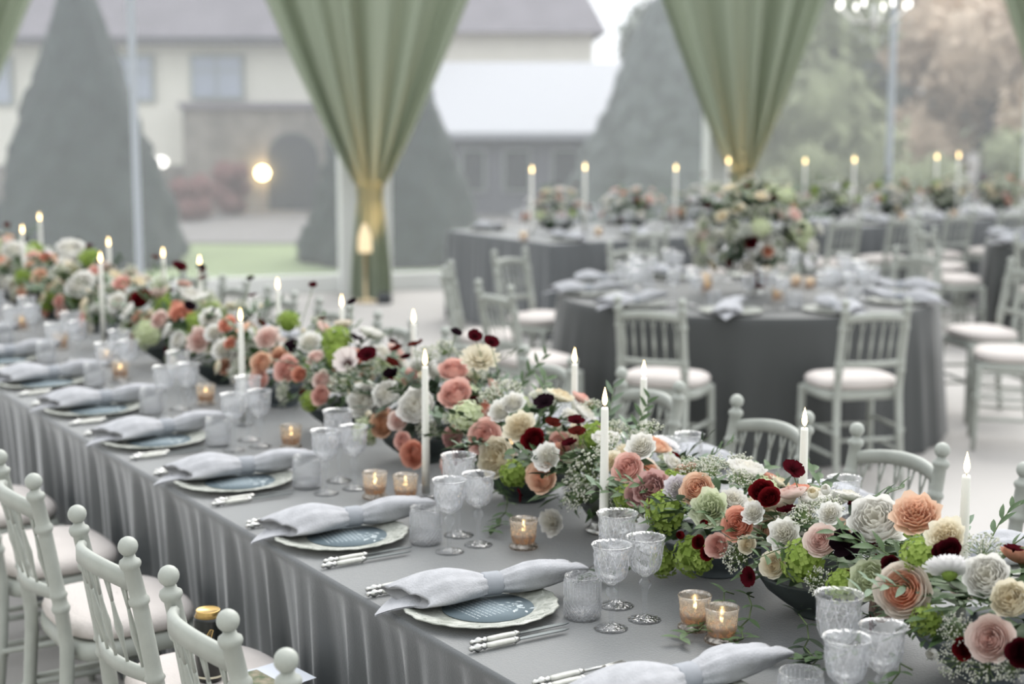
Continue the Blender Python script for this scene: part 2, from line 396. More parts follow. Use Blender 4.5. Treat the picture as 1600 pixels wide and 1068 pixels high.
def tree(px, d, s, h, m, label):
    p = at_d(px, 380, d); t = thing('garden_tree', label, 'tree', (p.x, d, GZ-.05), R.uniform(0, 6), 'hazy trees beyond the marquee')
    me = CR[int(px) % 3].copy(); me.materials.clear(); me.materials.append(M[m])
    link('crown', me, t, Matrix.Translation((0, 0, h)) @ Matrix.Scale(s, 4))
    MB().tube([(0, 0, 0), (.06, 0, h*.5), (0, .05, h)], [.2*s, .15*s, .06*s], 10).obj('trunk', 'trunk', t)
for a in ((1285, 28, 1.45, 2.1, 'leaf_olive'), (1545, 35, 1.75, 2.6, 'leaf_autumn'), (1815, 28, 1.8, 2.8, 'leaf_autumn'), (1160, 43, 1.7, 2.1, 'leaf_grey'), (1415, 50.5, 2.1, 3.4, 'leaf_grey'),
          (1700, 42.5, 2.2, 3.4, 'leaf_autumn'), (1060, 53, 1.8, 2.3, 'leaf_grey'), (1290, 61, 2.3, 4.0, 'leaf_grey'), (1530, 71, 2.6, 4.6, 'leaf_autumn'), (1790, 61, 2.4, 4.0, 'leaf_olive')):
    tree(*a, {'leaf_grey': 'hazy grey-green tree beyond the marquee wall', 'leaf_olive': 'hazy olive-green tree beyond the marquee wall', 'leaf_autumn': 'hazy beige autumn tree beyond the marquee wall'}[a[4]])
for i, (px, py, d, s) in enumerate(((290, 335, 27.5, .30), (368, 330, 28.8, .30))):
    p = at_d(px, py, d); t = thing('pink_shrub', 'low dusky pink shrub before the stone porch', 'shrub', (p.x, d, GZ-.05), i, 'pink shrubs by the porch')
    me = CR[i].copy(); me.materials.clear(); me.materials.append(M['shrub_pink']); link('foliage', me, t, Matrix.Translation((0, 0, .45)) @ Matrix.Scale(s, 4))
    MB().lathe([(.04, 0), (.03, .35)], 8).obj('stem', 'trunk', t)
for i, (px, d, s) in enumerate(((1430, 22.5, .45), (1610, 23, .5), (1270, 23, .45)  )):
    p = at_d(px, 380, d); t = thing('garden_shrub', 'rounded green shrub on the lawn edge', 'shrub', (p.x, d, GZ-.05), i, 'green shrubs along the lawn')
    me = CR[i % 3].copy(); me.materials.clear(); me.materials.append(M['leaf_olive']); link('foliage', me, t, Matrix.Translation((0, 0, .75)) @ Matrix.Scale(s, 4))
    MB().lathe([(.04, 0), (.03, .6)], 8).obj('stem', 'trunk', t)
# white-roofed outbuilding and the pale house behind it
D2 = 29.0
ob = thing('white_roofed_outbuilding', 'grey outbuilding with a bright white sloping roof', 'building', (X(800, D2), D2, GZ-.05)); ox, oy, oz = ob.location
hb('wall', 'grey_wall', 655, 935, 200, 420, 0, 3.5, ob, D2)
mb = MB(); za, zb = Z(206, D2)-oz, Z(97, D2+3.4)-oz
q = [(X(648, D2)-ox, -.4, za), (X(942, D2)-ox, -.4, za), (X(975, D2+3.4)-ox, 3.4, zb), (X(632, D2+3.4)-ox, 3.4, zb)]
mb.add(q+[(x, y, z-.12) for x, y, z in q], [(0, 1, 2, 3), (7, 6, 5, 4), (0, 4, 5, 1), (1, 5, 6, 2), (2, 6, 7, 3), (3, 7, 4, 0)]); mb.obj('roof', 'white_roof', ob, smooth=False)
for x0, x1 in ((720, 760), (785, 830), (860, 905)):
    wd = hb('window', 'window_paint', x0, x1, 232, 300, -.06, .05, ob, D2)
    hb('pane', 'house_dark', x0+4, x1-4, 236, 296, -.075, .012, wd, D2)
D3 = 42.0
h2 = thing('pale_house', 'pale house with grey slate roof behind the white-roofed outbuilding', 'house', (X(800, D3), D3, GZ-.05)); ox, oy, oz = h2.location
hb('wall', 'house_wall', 560, 925, 50, 440, 0, 5, h2, D3)
mb = MB(); x0, x1 = X(540, D3)-ox, X(945, D3)-ox; ze = Z(52, D3)-oz
mb.add([(x0, -.5, ze), (x1, -.5, ze), (x1-1.2, 2.5, ze+2.6), (x0, 2.5, ze+2.6), (x0, 5.5, ze), (x1, 5.5, ze)], [(0, 1, 2, 3), (3, 2, 5, 4), (0, 3, 4), (1, 5, 2), (0, 4, 5, 1)])
mb.obj('roof', 'roof_slate', h2, smooth=False)

# ================================================================== TABLES
def skirt_table(name, label, L, Wd, loc, rz, m, inset_back=0, seed=1, amp=.038, group=None, bias=.55):
    """rectangular table, local x across (0..Wd), y along (0..L), top at TZ; floor-length cloth"""
    t = thing(name, label, 'table', loc, rz, group)
    zt = TZ-.004
    for (x, y) in ((.12, .15), (Wd-.42, .15), (.12, L-.15), (Wd-.42, L-.15), (.12, L/2), (Wd-.42, L/2)):
        MB().lathe([(.022, 0), (.022, TZ-.04)], 10, c=(x, y, 0)).obj('leg', 'steel_dark', t)
    MB().box(.02, .02, TZ-.04, Wd-.02, L-.02, TZ-.012).obj('tabletop', 'trunk', t, smooth=False)
    f1 = rnoise(seed, 5, (.10, .55)); f2 = rnoise(seed+9, 4, (.06, .2))
    per = []; step = .022; cr = .02
    def side(x0, y0, x1, y1, nx, ny, tagb):
        l = math.hypot(x1-x0, y1-y0); n = int(l/step)
        for i in range(n): per.append((x0+(x1-x0)*i/n, y0+(y1-y0)*i/n, nx, ny, tagb))
    side(0, cr, 0, L-cr, -1, 0, 0)
    for i in range(5): a = PI-PI/2*i/5; per.append((cr+cr*cos(a), L-cr+cr*sin(a), cos(a), sin(a), 0))
    side(cr, L, Wd-cr, L, 0, 1, 0)
    for i in range(5): a = PI/2-PI/2*i/5; per.append((Wd-cr+cr*cos(a), L-cr+cr*sin(a), cos(a), sin(a), 1))
    side(Wd, L-cr, Wd, cr, 1, 0, 1)
    for i in range(5): a = -PI/2*i/5; per.append((Wd-cr+cr*cos(a), cr+cr*sin(a), cos(a), sin(a), 0))
    side(Wd-cr, 0, cr, 0, 0, -1, 0)
    for i in range(5): a = -PI/2-PI/2*i/5; per.append((cr+cr*cos(a), cr+cr*sin(a), cos(a), sin(a), 0))
    hs = [0, .004, .012, .03, .06, .11, .17, .25, .34, .43, .52, .6, .67, .72, .752]
    rows = []
    for h in hs:
        row = []; e = min(1, h/.012)
        g = (max(0, h-.012)/.74)**.55
        for k, (x, y, nx, ny, bk) in enumerate(per):
            p = k*step
            rid = f1(p+.02*h*f2(p)); w_ = math.copysign(abs(rid)**.7, rid)*1.25
            off = -.008*(1-math.sqrt(max(0, 1-(1-e)**2))) + g*(amp*(w_+bias)+.008*f2(p*1.3)) + (.012*g if bias > 0 else 0)
            X_, Y_ = x+nx*off, y+ny*off
            if bk and inset_back: X_ = x-inset_back*min(1, max(0, h-.03)/.16)+.25*off       # pushed in by the chairs tucked under the far side
            row.append((X_, Y_, TZ-h))
        rows.append(row)
    mb = MB(); mb.grid(rows, True)
    b = len(mb.v); n = len(per); mb.v += [(x, y, z) for (x, y, z) in rows[0]]; mb.t += [0]*n; mb.f.append(tuple(range(b+n-1, b-1, -1))); mb.mi.append(0)
    mb.obj('tablecloth', m, t)
    return t
S0, S1 = -1.7, 8.2
skirt_table('banquet_table', 'long banquet table under floor-length grey velvet cloth, crowded with flowers', S1-S0, TW, (TP(S0, 0, 0)), ANG, 'velvet', inset_back=.29, bias=-1.15)
C2 = at_z(860, 381, .76); C2.z = 0
# the far table: long side along N, its end facing the camera along U
skirt_table('banquet_table', 'long grey-clothed banquet table by the clear wall', 6.6, 1.6, (C2+N*6.6), ANG+PI/2, 'velvet', seed=5, amp=.016)
def round_table(name, label, c, rad, m, seed=3):
    t = thing(name, label, 'table', (c[0], c[1], 0)); f1 = rnoise(seed, 5, (.12, .5)); rows = []; seg = 200
    for h in [0, .005, .015, .04, .08, .15, .25, .36, .48, .6, .7, .755]:
        g = (max(0, h-.02)/.74)**.8; e = min(1, h/.015)
        rows.append([((rad-.008*(1-e)+g*(.03*(f1(rad*a_)+.3)+.05))*cos(a_), (rad-.008*(1-e)+g*(.03*(f1(rad*a_)+.3)+.05))*sin(a_), TZ-h) for a_ in [2*PI*j/seg for j in range(seg)]])
    mb = MB(); mb.grid(rows, True, flip=True); b = len(mb.v); mb.v += rows[0]; mb.t += [0]*seg; mb.f.append(tuple(range(b, b+seg))); mb.mi.append(0)
    mb.obj('tablecloth', m, t); MB().lathe([(rad-.03, TZ-.035), (rad-.03, TZ-.012)], 40).obj('tabletop', 'trunk', t)
    for k in range(4): MB().lathe([(.022, 0), (.022, TZ-.036)], 8, c=(.6*cos(k*PI/2+.7), .6*sin(k*PI/2+.7), 0)).obj('leg', 'steel_dark', t)
RT = (1.33, 8.95); RT2 = (4.75, 12.35); RR = 1.07
round_table('round_table', 'round table under a dark grey floor-length cloth with a tall flower centrepiece', RT, RR, 'velvet_dark')
round_table('round_table', 'round grey-clothed table to the right, before the far banquet table', RT2, 1.0, 'velvet_dark', 8)

# ================================================================== CHAIRS
def make_chair():
    t = thing('chiavari_chair', 'x', 'chair')
    px, P = .160, 'chair_paint'
    def post(sx):
        path = [(0, -.235), (.15, -.215), (.30, -.20), (.45, -.19), (.50, -.192), (.60, -.205), (.70, -.22), (.80, -.238), (.87, -.252)]
        def yy(z):
            for (a, b), (c, d) in zip(path, path[1:]):
                if a <= z <= c: return b+(d-b)*(z-a)/(c-a)
            return path[-1][1]
        zs = [(0, .013), (.08, .0165), (.26, .018), (.268, .022), (.276, .018), (.42, .019), (.47, .0185), (.56, .0185), (.565, .022), (.572, .0245), (.58, .0215), (.585, .0195), (.60, .0195), (.606, .0235), (.613, .0195), (.64, .0185),
              (.76, .018), (.772, .018), (.778, .0225), (.786, .0235), (.793, .0185), (.80, .0185), (.855, .0175), (.861, .022), (.868, .024), (.875, .0215), (.88, .014), (.889, .011)]
        mb = MB(); mb.tube([(sx*(px+.02*max(0, .45-z)), yy(z), z) for z, r in zs], [r for z, r in zs], 12); o = mb.obj('back_post', P, t)
        mb = MB(); mb.ball((sx*px, yy(.87)-.003, .905), .0215, 14, 10); mb.obj('finial', P, o)
    post(-1); post(1)
    def rail(z, hh, th, bow, y0, nm):
        mb = MB(); rows = []
        for i in range(15):
            u = -1+2*i/14; x = u*px; y = y0-bow*(1-u*u); k = 1+.0*(1-u*u)
            sec = [(-th/2, -hh/2), (th/2, -hh/2), (th/2, hh*.3), (th*.25, hh/2), (-th*.25, hh/2), (-th/2, hh*.3)]
            rows.append([(x, y+a, z+b*k+(.02*(1-u*u) if nm == 'top_rail' else 0)) for a, b in sec])
        mb.grid(rows, True); return mb.obj(nm, P, t)
    rail(.825, .038, .022, .045, -.243, 'top_rail'); rail(.61, .03, .018, .035, -.207, 'lower_rail')
    for i in range(6):
        u = (i-2.5)/3.1; x = u*px; mb = MB()
        yt = -.243-.045*(1-u*u); yb = -.207-.035*(1-u*u); zt = .812+.02*(1-u*u); zb = .618
        P3 = lambda f, dx=0: (x+dx, yb+(yt-yb)*f, zb+(zt-zb)*f)
        mb.tube([P3(f) for f in (.02, .2, .3, .42, .52, .66, .74)], [.0035, .0045, .0065, .009, .0065, .0045, .004], 7)
        mb.tube([P3(.7), P3(.85, .007), P3(1, .012)], [.004, .0036, .004], 6); mb.tube([P3(.7), P3(.85, -.007), P3(1, -.012)], [.004, .0036, .004], 6)
        mb.obj('spindle', P, t)
    for sx in (-1, 1):
        zs = [(0, .012), (.1, .0155), (.27, .0175), (.278, .022), (.286, .0175), (.43, .019), (.455, .019)]
        MB().tube([(sx*(.185+.02*(.45-z)), .150+.03*(.45-z), z) for z, r in zs], [r for z, r in zs], 12).obj('front_leg', P, t)
        for z in (.17, .28): MB().tube([(sx*.186, -.205, z), (sx*.19, 0, z), (sx*.193, .154, z)], [.008, .0105, .008], 8).obj('stretcher', P, t)
    MB().tube([(-.19, .156, .24), (0, .156, .24), (.19, .156, .24)], [.008, .0105, .008], 8).obj('stretcher', P, t)
    MB().tube([(-.175, -.205, .24), (0, -.205, .24), (.175, -.205, .24)], [.008, .0105, .008], 8).obj('stretcher', P, t)
    def sq(ax, ay, z, n=40, e=3.2):
        return [(ax*math.copysign(abs(cos(a))**(2/e), cos(a)), -.005+ay*math.copysign(abs(sin(a))**(2/e), sin(a)), z) for a in [2*PI*j/n for j in range(n)]]
    mb = MB(); mb.grid([sq(.19, .158, .425, e=5), sq(.205, .171, .43, e=5), sq(.208, .174, .45, e=5), sq(.203, .170, .472, e=5), sq(.15, .13, .474, e=5), sq(.15, .13, .425, e=5), sq(.19, .158, .425, e=5)], True); mb.obj('seat_frame', P, t)
    mb = MB(); mb.grid([sq(.05, .05, .4745), sq(.19, .158, .4745), sq(.207, .173, .484), sq(.212, .178, .499), sq(.205, .172, .515), sq(.185, .155, .526), sq(.14, .12, .533), sq(.07, .07, .536), sq(.002, .002, .537)], True)
    mb.obj('cushion', 'cushion', t); return t
chair = Proto(make_chair())
def put_chair(x, y, rz, label, group): return chair.put((x, y, 0), rz, label, group)
NEARG = 'pale chairs along the near side of the long table'
# finials sit .255 behind the chair origin
for i, (s, tw) in enumerate(((1.61, 0), (.93, .03), (.35, -.02), (-.21, 0), (2.23, 0), (2.86, 0.02), (-.85, 0))):
    p = TP(s, -.465+.255, 0)
    put_chair(p.x, p.y, ANG-PI/2+tw, {1: 'pale limewashed chair with a dark beer can and leaflet on its seat pad'}.get(i, 'pale limewashed chair with empty cream seat pad, near side of the long table'), None if i == 1 else NEARG)
for i, s in enumerate((.07, .665, 1.19, 1.80, 2.42, 3.02, 3.62, 4.22, 4.82, 5.42, 6.0)):
    p = TP(s, 1.70-.255, 0)
    put_chair(p.x, p.y, ANG+PI/2, 'pale limewashed chair behind the flowers on the far side of the long table', 'pale chairs along the far side of the long table')
def round_chair(ang, dist, label, group, c=RT, tw=0):
    x, y = c[0]+dist*cos(ang), c[1]+dist*sin(ang); put_chair(x, y, ang+PI/2+tw, label, group)
def ang_to(x, y, c=RT): return math.atan2(y-c[1], x-c[0])
RG = 'pale chairs around the dark round table'
for (x, y, d) in ((.60, 7.3, 1.42), (1.73, 7.3, 1.38)): round_chair(ang_to(x, y), d, 'pale chair with its slatted back to the viewer, tucked up to the dark round table', 'pale chairs at the front of the round table')
round_chair(math.radians(-22), 1.44, 'pale chair seen from its side at the right of the dark round table', RG+' on the right', tw=.15)
round_chair(math.radians(10), 1.45, 'pale chair seen from its side at the right of the dark round table', RG+' on the right')
round_chair(math.radians(212), 1.42, 'pale chair at the left of the dark round table before the far table end', RG+' on the left')
round_chair(math.radians(176), 1.45, 'pale chair at the left of the dark round table before the far table end', RG+' on the left')
for a in (42, 75, 108, 142): round_chair(math.radians(a), 1.45, 'pale chair behind the dark round table and its flowers', RG+' behind')
for a in (150, 190, 230, 265): round_chair(math.radians(a), 1.36, 'pale chair at the round table to the right', 'pale chairs at the right round table', RT2)
for k in range(9):
    p = C2+N*(.55+.68*k)-U*.30; put_chair(p.x, p.y, math.atan2(U.y, U.x)-PI/2, 'pale chair along the near side of the far banquet table', 'pale chairs along the far banquet table')

# ================================================================== TABLEWARE
def make_plate():
    mb = MB(); rip = lambda a, z: 1+.012*sin(a*22)+.006*sin(a*9+1) if z > .012 else 1
    mb.lathe([(.05, 0), (.105, 0), (.135, .006), (.165, .0165), (.168, .0185), (.164, .0205), (.150, .017), (.132, .0135), (.118, .0095), (.105, .0075), (.001, .007)], 88, rip); return mb
def make_setting_plate():
    t = thing('charger_plate', 'x', 'plate'); make_plate().obj('dish', 'charger', t)
    mb = MB()
    for k in range(72):
        a = 2*PI*k/72+R.uniform(-.03, .03); r = .146+.009*((k % 3)-1)
        mb.ball((r*cos(a), r*sin(a), .0155+.28*(r-.146)), .0042, 6, 4, .5)
    mb.obj('embossed_rim', 'charger', t); return t
plate = Proto(make_setting_plate())
def make_card():
    t = thing('menu_card', 'x', 'card')
    MB().lathe([(.098, 0), (.0985, .0012), (.001, .0013)], 48).obj('card', 'card_blue', t)
    mb = MB(); r = random.Random(3)
    for k in range(26):
        x = .055+r.gauss(0, .012); y = -.03+r.gauss(0, .018); a = r.uniform(0, 6); l = r.uniform(.004, .009)
        mb.add([(x, y, .0016), (x+l*cos(a)-.4*l*sin(a), y+l*sin(a)+.4*l*cos(a), .0017), (x+2*l*cos(a), y+2*l*sin(a), .0016), (x+l*cos(a)+.4*l*sin(a), y+l*sin(a)-.4*l*cos(a), .0017)], [(0, 3, 2, 1)])
    mb.obj('printed_sprig', 'print_white', t); mb = MB()
    for k in range(9):
        x = .030-.0115*k; y = -.055+r.uniform(0, .012)
        while y < .05:
            l = r.uniform(.006, .016); mb.add([(x-.0008, y, .0016), (x+.0008, y, .0016), (x+.0008, y+l, .0016), (x-.0008, y+l, .0016)], [(0, 1, 2, 3)]); y += l+.003
    mb.obj('printed_lines', 'print_white', t); return t
card = Proto(make_card())
def make_napkin():
    t = thing('linen_napkin', 'x', 'napkin')
    def lobe(x0, x1, prof, name, seed, tipy):
        rows = []; n = 48; K = 26; r = random.Random(seed); ph = [r.uniform(0, 6) for _ in range(5)]
        for i in range(K+1):
            u = i/K; wy, hz, zc = prof(u); row = []; g = min(1, u*2.2)
            for j in range(n):
                a = 2*PI*j/n; ca, sa = cos(a), sin(a)
                fold = 1+g*(.13*sin(2*a+ph[0]+1.2*u)+.10*sin(3*a+ph[1]-1.5*u))+(1-g)*.05*sin(9*a+ph[2])
                crease = -.007*g*math.exp(-((ca-.25-.25*u)/.13)**2)*(sa > 0)-.006*g*math.exp(-((ca+.45-.2*u)/.11)**2)*(sa > 0)
                ext = (x1-x0)*(tipy*ca+.05*sin(2*a+ph[3]))*max(0, u-.3)
                row.append((x0+(x1-x0)*u+ext, wy*ca*fold, max(zc+hz*math.copysign(abs(sa)**.9, sa)*fold+crease, zc-hz*.95)))
            rows.append(row)
        mb = MB(); mb.grid(rows, True); b = len(mb.v); e = b-n
        c = [sum(p[k] for p in rows[-1])/n for k in range(3)]
        inner = [(p[0]-(x1-x0)*.16, c[1]+(p[1]-c[1])*.86, c[2]+(p[2]-c[2])*.5) for p in rows[-1]]
        mb.v += inner; mb.t += [0]*n
        for j in range(n): mb.f.append((e+j, e+(j+1) % n, b+(j+1) % n, b+j)); mb.mi.append(0)
        mb.f.append(tuple(range(b, b+n))); mb.mi.append(0)
        return mb.obj(name, 'linen', t)
    # origin: the band; +x into the table, -x to the table edge; z 0 = plate well
    def pa(u): return (.024+.058*sin(PI/2*min(1, u*1.5))**.9, .020+.016*sin(PI*min(1, u*.95+.03))-.008*u, .026+.012*sin(PI*u*.8)-.010*u)
    lobe(-.012, -.20, pa, 'front_fold', 5, .22)
    def pb(u): return (.024+.034*sin(PI/2*min(1, u*1.2)), .019+.014*sin(PI*min(1, u*1.05))-.004*u, .026+.020*u)
    lobe(.012, .17, pb, 'back_fold', 9, -.42)
    rows = []
    for i in range(9):
        u = i/8; x = -.15-.115*u; hw = .066*(1-u)**.9+.002; z = .016+.002*u-.034*max(0, u-.15)**1.7
        rows.append([(x-.010*abs(v)*(1-u), .012-.02*u+hw*v, z+.005*cos(v*3+u*2)*(1-u)) for v in [-1+2*j/8 for j in range(9)]])
    mb = MB(); mb.grid(rows); mb.grid([[(x, y, z-.003) for x, y, z in r] for r in rows], flip=True); mb.obj('corner', 'linen', t)
    mb = MB(); mb.lathe([(.001, -.022), (.0255, -.022), (.0275, -.016), (.0275, .016), (.0255, .022), (.001, .022)], 28)
    mb.v = [(z, x*1.06, y*.93+.027) for x, y, z in mb.v]; mb.obj('napkin_band', 'linen_band', t); return t
napkin = Proto(make_napkin())
def make_knife(name):
    t = thing(name, 'x', name.split('_')[-1])
    # lies along +x from the handle end, z up
    def lx(prof, seg, fl=1): mb = MB(); mb.lathe(prof, seg); mb.v = [(z, x, y*fl+.0085) for x, y, z in mb.v]; return mb
    lx([(.001, 0), (.004, .001), (.006, .005), (.004, .009), (.0045, .011), (.008, .016), (.0085, .020), (.0055, .027), (.004, .030), (.0065, .033), (.0065, .036), (.004, .038)], 12).obj('ball_end', 'silver', t)
    lx([(.0055, .038), (.0072, .045), (.0080, .075), (.0074, .100), (.0068, .104)], 10, .8).obj('handle', 'bone', t)
    lx([(.0068, .104), (.0072, .107), (.005, .112), (.004, .116)], 10).obj('collar', 'silver', t)
    if 'knife' in name:
        mb = MB(); pts = [(.112, .004), (.13, .0075), (.19, .0085), (.222, .0065), (.236, 0), (.222, -.005), (.13, -.005), (.112, -.004)]
        n = len(pts); mb.add([(x, y, .0075) for x, y in pts]+[(x, y, .0092) for x, y in pts], [tuple(range(n))[::-1], tuple(range(n, 2*n))]+[(i, (i+1) % n, (i+1) % n+n, i+n) for i in range(n)]); mb.obj('blade', 'steel_dark', t, smooth=False)
    else:
        mb = MB(); mb.tube([(.112, 0, .0085), (.15, 0, .0085), (.165, 0, .0075)], [.0035, .003, .0045], 8)
        for y in (-.0075, -.0025, .0025, .0075): mb.tube([(.162, y*.5, .0075), (.175, y, .007), (.212, y, .009)], [.002, .0014, .0009], 5)
        mb.obj('tines', 'silver', t)
    return t
knife = Proto(make_knife('table_knife')); fork = Proto(make_knife('table_fork'))
def make_goblet(h, r, name):
    t = thing(name, 'x', 'glass'); hb_ = h*.53; seg = 32
    flt = lambda a, z: 1+.022*abs(cos(a*6))*(1 if z < h*.80 else .25)
    prof = [(.008, hb_), (r*.42, hb_+h*.03), (r*.70, hb_+h*.09), (r*.84, hb_+h*.17), (r*.88, hb_+h*.26), (r*.90, hb_+h*.35), (r*.95, hb_+h*.42), (r*1.05, h), (r*1.035, h+.0006), (r*.93, hb_+h*.42), (r*.87, hb_+h*.35), (r*.85, hb_+h*.26), (r*.80, hb_+h*.17), (r*.62, hb_+h*.10), (.002, hb_+h*.06)]
    MB().lathe(prof, seg, flt).obj('bowl', 'crystal', t)
    mb = MB()
    def rb(z):
        q = prof[:8]
        for (r0, z0), (r1, z1) in zip(q, q[1:]):
            if z0 <= z <= z1: return r0+(r1-r0)*(z-z0)/(z1-z0)
        return q[-1][0]
    for k in range(12):
        a0 = 2*PI*k/12
        for sg in (-1, 1):
            pts = []
            for i in range(9):
                f = i/8; z = hb_+h*(.05+.32*f); a = a0+sg*(PI/12)*sin(PI*min(1, f*1.05)); q = rb(z)*1.018; pts.append((q*cos(a), q*sin(a), z))
            mb.tube(pts, .0007, 4, False)
    for k in range(12):
        a = 2*PI*(k+.5)/12; z = hb_+h*.24; q = rb(z)*1.02; mb.ball((q*cos(a), q*sin(a), z), .0026, 6, 4)
    mb.obj('cut_pattern', 'cut_glass', t)
    mb = MB(); mb.lathe([(.006, h*.06), (.0052, h*.10), (.0055, h*.22), (.0065, h*.34), (.0075, h*.37), (.0135, h*.42), (.0135, h*.455), (.0075, h*.50), (.009, hb_)], 8); mb.obj('stem', 'crystal_clear', t, smooth=False)
    MB().lathe([(r*.86, 0), (r*.86, .002), (r*.72, .005), (r*.4, .008), (.007, h*.065), (.002, h*.065)], 24, lambda a, z: 1+.03*abs(cos(a*6)) if z < .006 else 1).obj('foot', 'crystal', t)
    return t
gob_big = Proto(make_goblet(.205, .043, 'crystal_goblet')); gob_mid = Proto(make_goblet(.178, .040, 'crystal_goblet')); gob_sm = Proto(make_goblet(.165, .036, 'crystal_goblet'))
def make_tumbler():
    t = thing('crystal_tumbler', 'x', 'glass'); r, h = .0385, .092; seg = 48
    MB().lathe([(.001, 0), (r*.9, 0), (r, .004), (r*1.01, .02), (r*1.01, .05), (r, .055), (r*1.0, h), (r*.955, h+.0005), (r*.94, .05), (r*.92, .014), (.001, .012)], seg, lambda a, z: 1+(.016*abs(sin(a*12+z*330)) if z < .05 else .006*abs(sin(a*24)) if z < .085 else 0)).obj('cup', 'crystal_tumbler', t); 
    mb = MB()
    for sg in (-1, 1):
        for k in range(22): mb.tube([((r+.0006)*1.012*cos(2*PI*k/22+sg*i*.13), (r+.0006)*1.012*sin(2*PI*k/22+sg*i*.13), .006+.0052*i) for i in range(8)], .00055, 4, False)
    for k in range(30): mb.tube([(r*1.022*cos(2*PI*k/30), r*1.022*sin(2*PI*k/30), z) for z in (.05, .082)], .0005, 4, False)
    mb.obj('cut_pattern', 'cut_glass', t)
    MB().lathe([(.001, .0035), (r*.86, .0035), (r*.86, .0095), (.001, .0095)], 24).obj('thick_base', 'crystal_clear', t); return t
tumbler = Proto(make_tumbler())
def flame_parts(par, z, s=1.0):
    fl_ = MB().lathe([(.0005, 0), (.0042*s, .004*s), (.0062*s, .011*s), (.0056*s, .019*s), (.0036*s, .029*s), (.0014*s, .038*s), (.0002, .043*s)], 10)
    fl_.v = [(x+.0008*sin(zz*80), y, zz+z) for x, y, zz in fl_.v]; o = fl_.obj('flame', 'flame', par); 
    return o
def make_taper(h):
    t = thing('taper_candle', 'x', 'candle')
    MB().lathe([(.001, .012), (.0112, .012), (.0105, h*.4), (.0086, h-.006), (.0074, h), (.003, h-.002), (.001, h-.002)], 14).obj('wax', 'wax', t)
    MB().tube([(0, 0, h-.003), (.0006, 0, h+.005), (.0016, 0, h+.010)], .0009, 5).obj('wick', 'wick', t); flame_parts(t, h+.004)
    MB().lathe([(.001, 0), (.034, 0), (.034, .003), (.020, .008), (.0135, .012), (.0165, .020), (.0165, .034), (.0145, .034), (.0135, .016), (.001, .011)], 20).obj('glass_holder', 'crystal_clear', t); return t
TAPH = (.34, .36, .38, .41); tapers = [Proto(make_taper(h)) for h in TAPH]
def make_votive():
    t = thing('votive_holder', 'x', 'candle holder')
    MB().lathe([(.001, 0), (.033, 0), (.035, .003), (.034, .007), (.0285, .010), (.0275, .016), (.031, .030), (.0325, .058), (.0345, .068), (.0355, .071), (.034, .072), (.0315, .062), (.030, .030), (.0262, .016), (.001, .013)], 28).obj('cup', 'mercury_glass', t)
    MB().lathe([(.001, .0145), (.0245, .0145), (.0275, .038), (.001, .038)], 18).obj('tealight', 'votive_glow', t); o = flame_parts(t, .039, .65)
    return t
votive = Proto(make_votive())

LT = 'on the long grey table'
def setting(s, n, near=True, full=True, tblname='long', jit=1, skip=()):
    """one place; s,n = plate centre in the long table's frame"""
    rz = ANG if near else ANG+PI; sg = 1 if near else -1
    g = tblname if tblname != 'long' else ('near side of the long table' if near else 'far side of the long table')
    def loc(dn, ds, z=TZ): return TP(s+sg*ds, n+sg*dn, z)
    j = lambda a: R.uniform(-a, a)*jit
    plate.put(loc(0, 0), R.uniform(0, 6), 'embossed pale charger plate, %s' % g, 'charger plates, '+g)
    card.put(loc(.012, -.012, TZ+.0085), rz+j(.15), 'round slate-blue menu card on a charger plate, '+g, 'menu cards, '+g)
    napkin.put(loc(.055, .045, TZ+.0125), rz-.10+j(.10), 'banded grey linen napkin on a plate, '+g, 'linen napkins, '+g)
    if not full: return
    knife.put(loc(-.155, -.215+j(.002)), rz+j(.012), 'bone-handled silver table knife beside a plate, '+g, 'knives, '+g)
    knife.put(loc(-.135, -.186+j(.002)), rz+j(.012), 'bone-handled silver table knife beside a plate, '+g, 'knives, '+g)
    fork.put(loc(-.165, .205+j(.002)), rz+j(.012), 'bone-handled silver fork with beaded end beside a plate, '+g, 'forks, '+g)
    fork.put(loc(-.15, .236+j(.002)), rz+j(.012), 'bone-handled silver fork with beaded end beside a plate, '+g, 'forks, '+g)
    for nm, pr, dn, ds, lab in (('t', tumbler, .155, -.153, 'short cut-crystal tumbler'), ('a', gob_mid, .168, -.245, 'cut-crystal wine goblet'), ('b', gob_mid, .262, -.232, 'cut-crystal wine goblet'), ('c', gob_big, .266, -.128, 'tall cut-crystal water goblet')):
        if nm in skip: continue
        pr.put(loc(dn+j(.003), ds+j(.003)), R.uniform(0, 6), lab+', '+g, lab+'s, '+g)
for i, (x, y) in enumerate(((740, 945), (532, 832), (362, 748), (240, 684), (145, 636))):
    s, n = SN(at_z(x, y, .775)); setting(s, .172, tblname={1: 'place before the chair with the can'}.get(i, 'long'))
setting(-.29, .172); setting(-.95, .172, full=True)
for k in range(7): setting(3.63+.64*k, .172, jit=1.3)
for s in (.07, .665, 1.22, 1.85, 2.45, 3.05, 3.65, 4.25): setting(s, TW-.175, near=False, full=s < 2, skip=('t', 'c'))
VL = 'lit mercury-glass votive on the long grey table'
for (x, y) in ((1085, 981), (1127, 1001), (818, 855), (586, 777), (634, 782), (455, 699), (322, 631)):
    p = at_z(x, y, TZ); votive.put(p, R.uniform(0, 6), VL, 'votives on the long table')
for (s, n) in ((3.6, .47), (3.95, .53), (4.5, .50), (5.2, .52), (5.8, .5), (1.6, 1.02), (.4, 1.03)): votive.put(TP(s, n), R.uniform(0, 6), VL, 'votives on the long table')
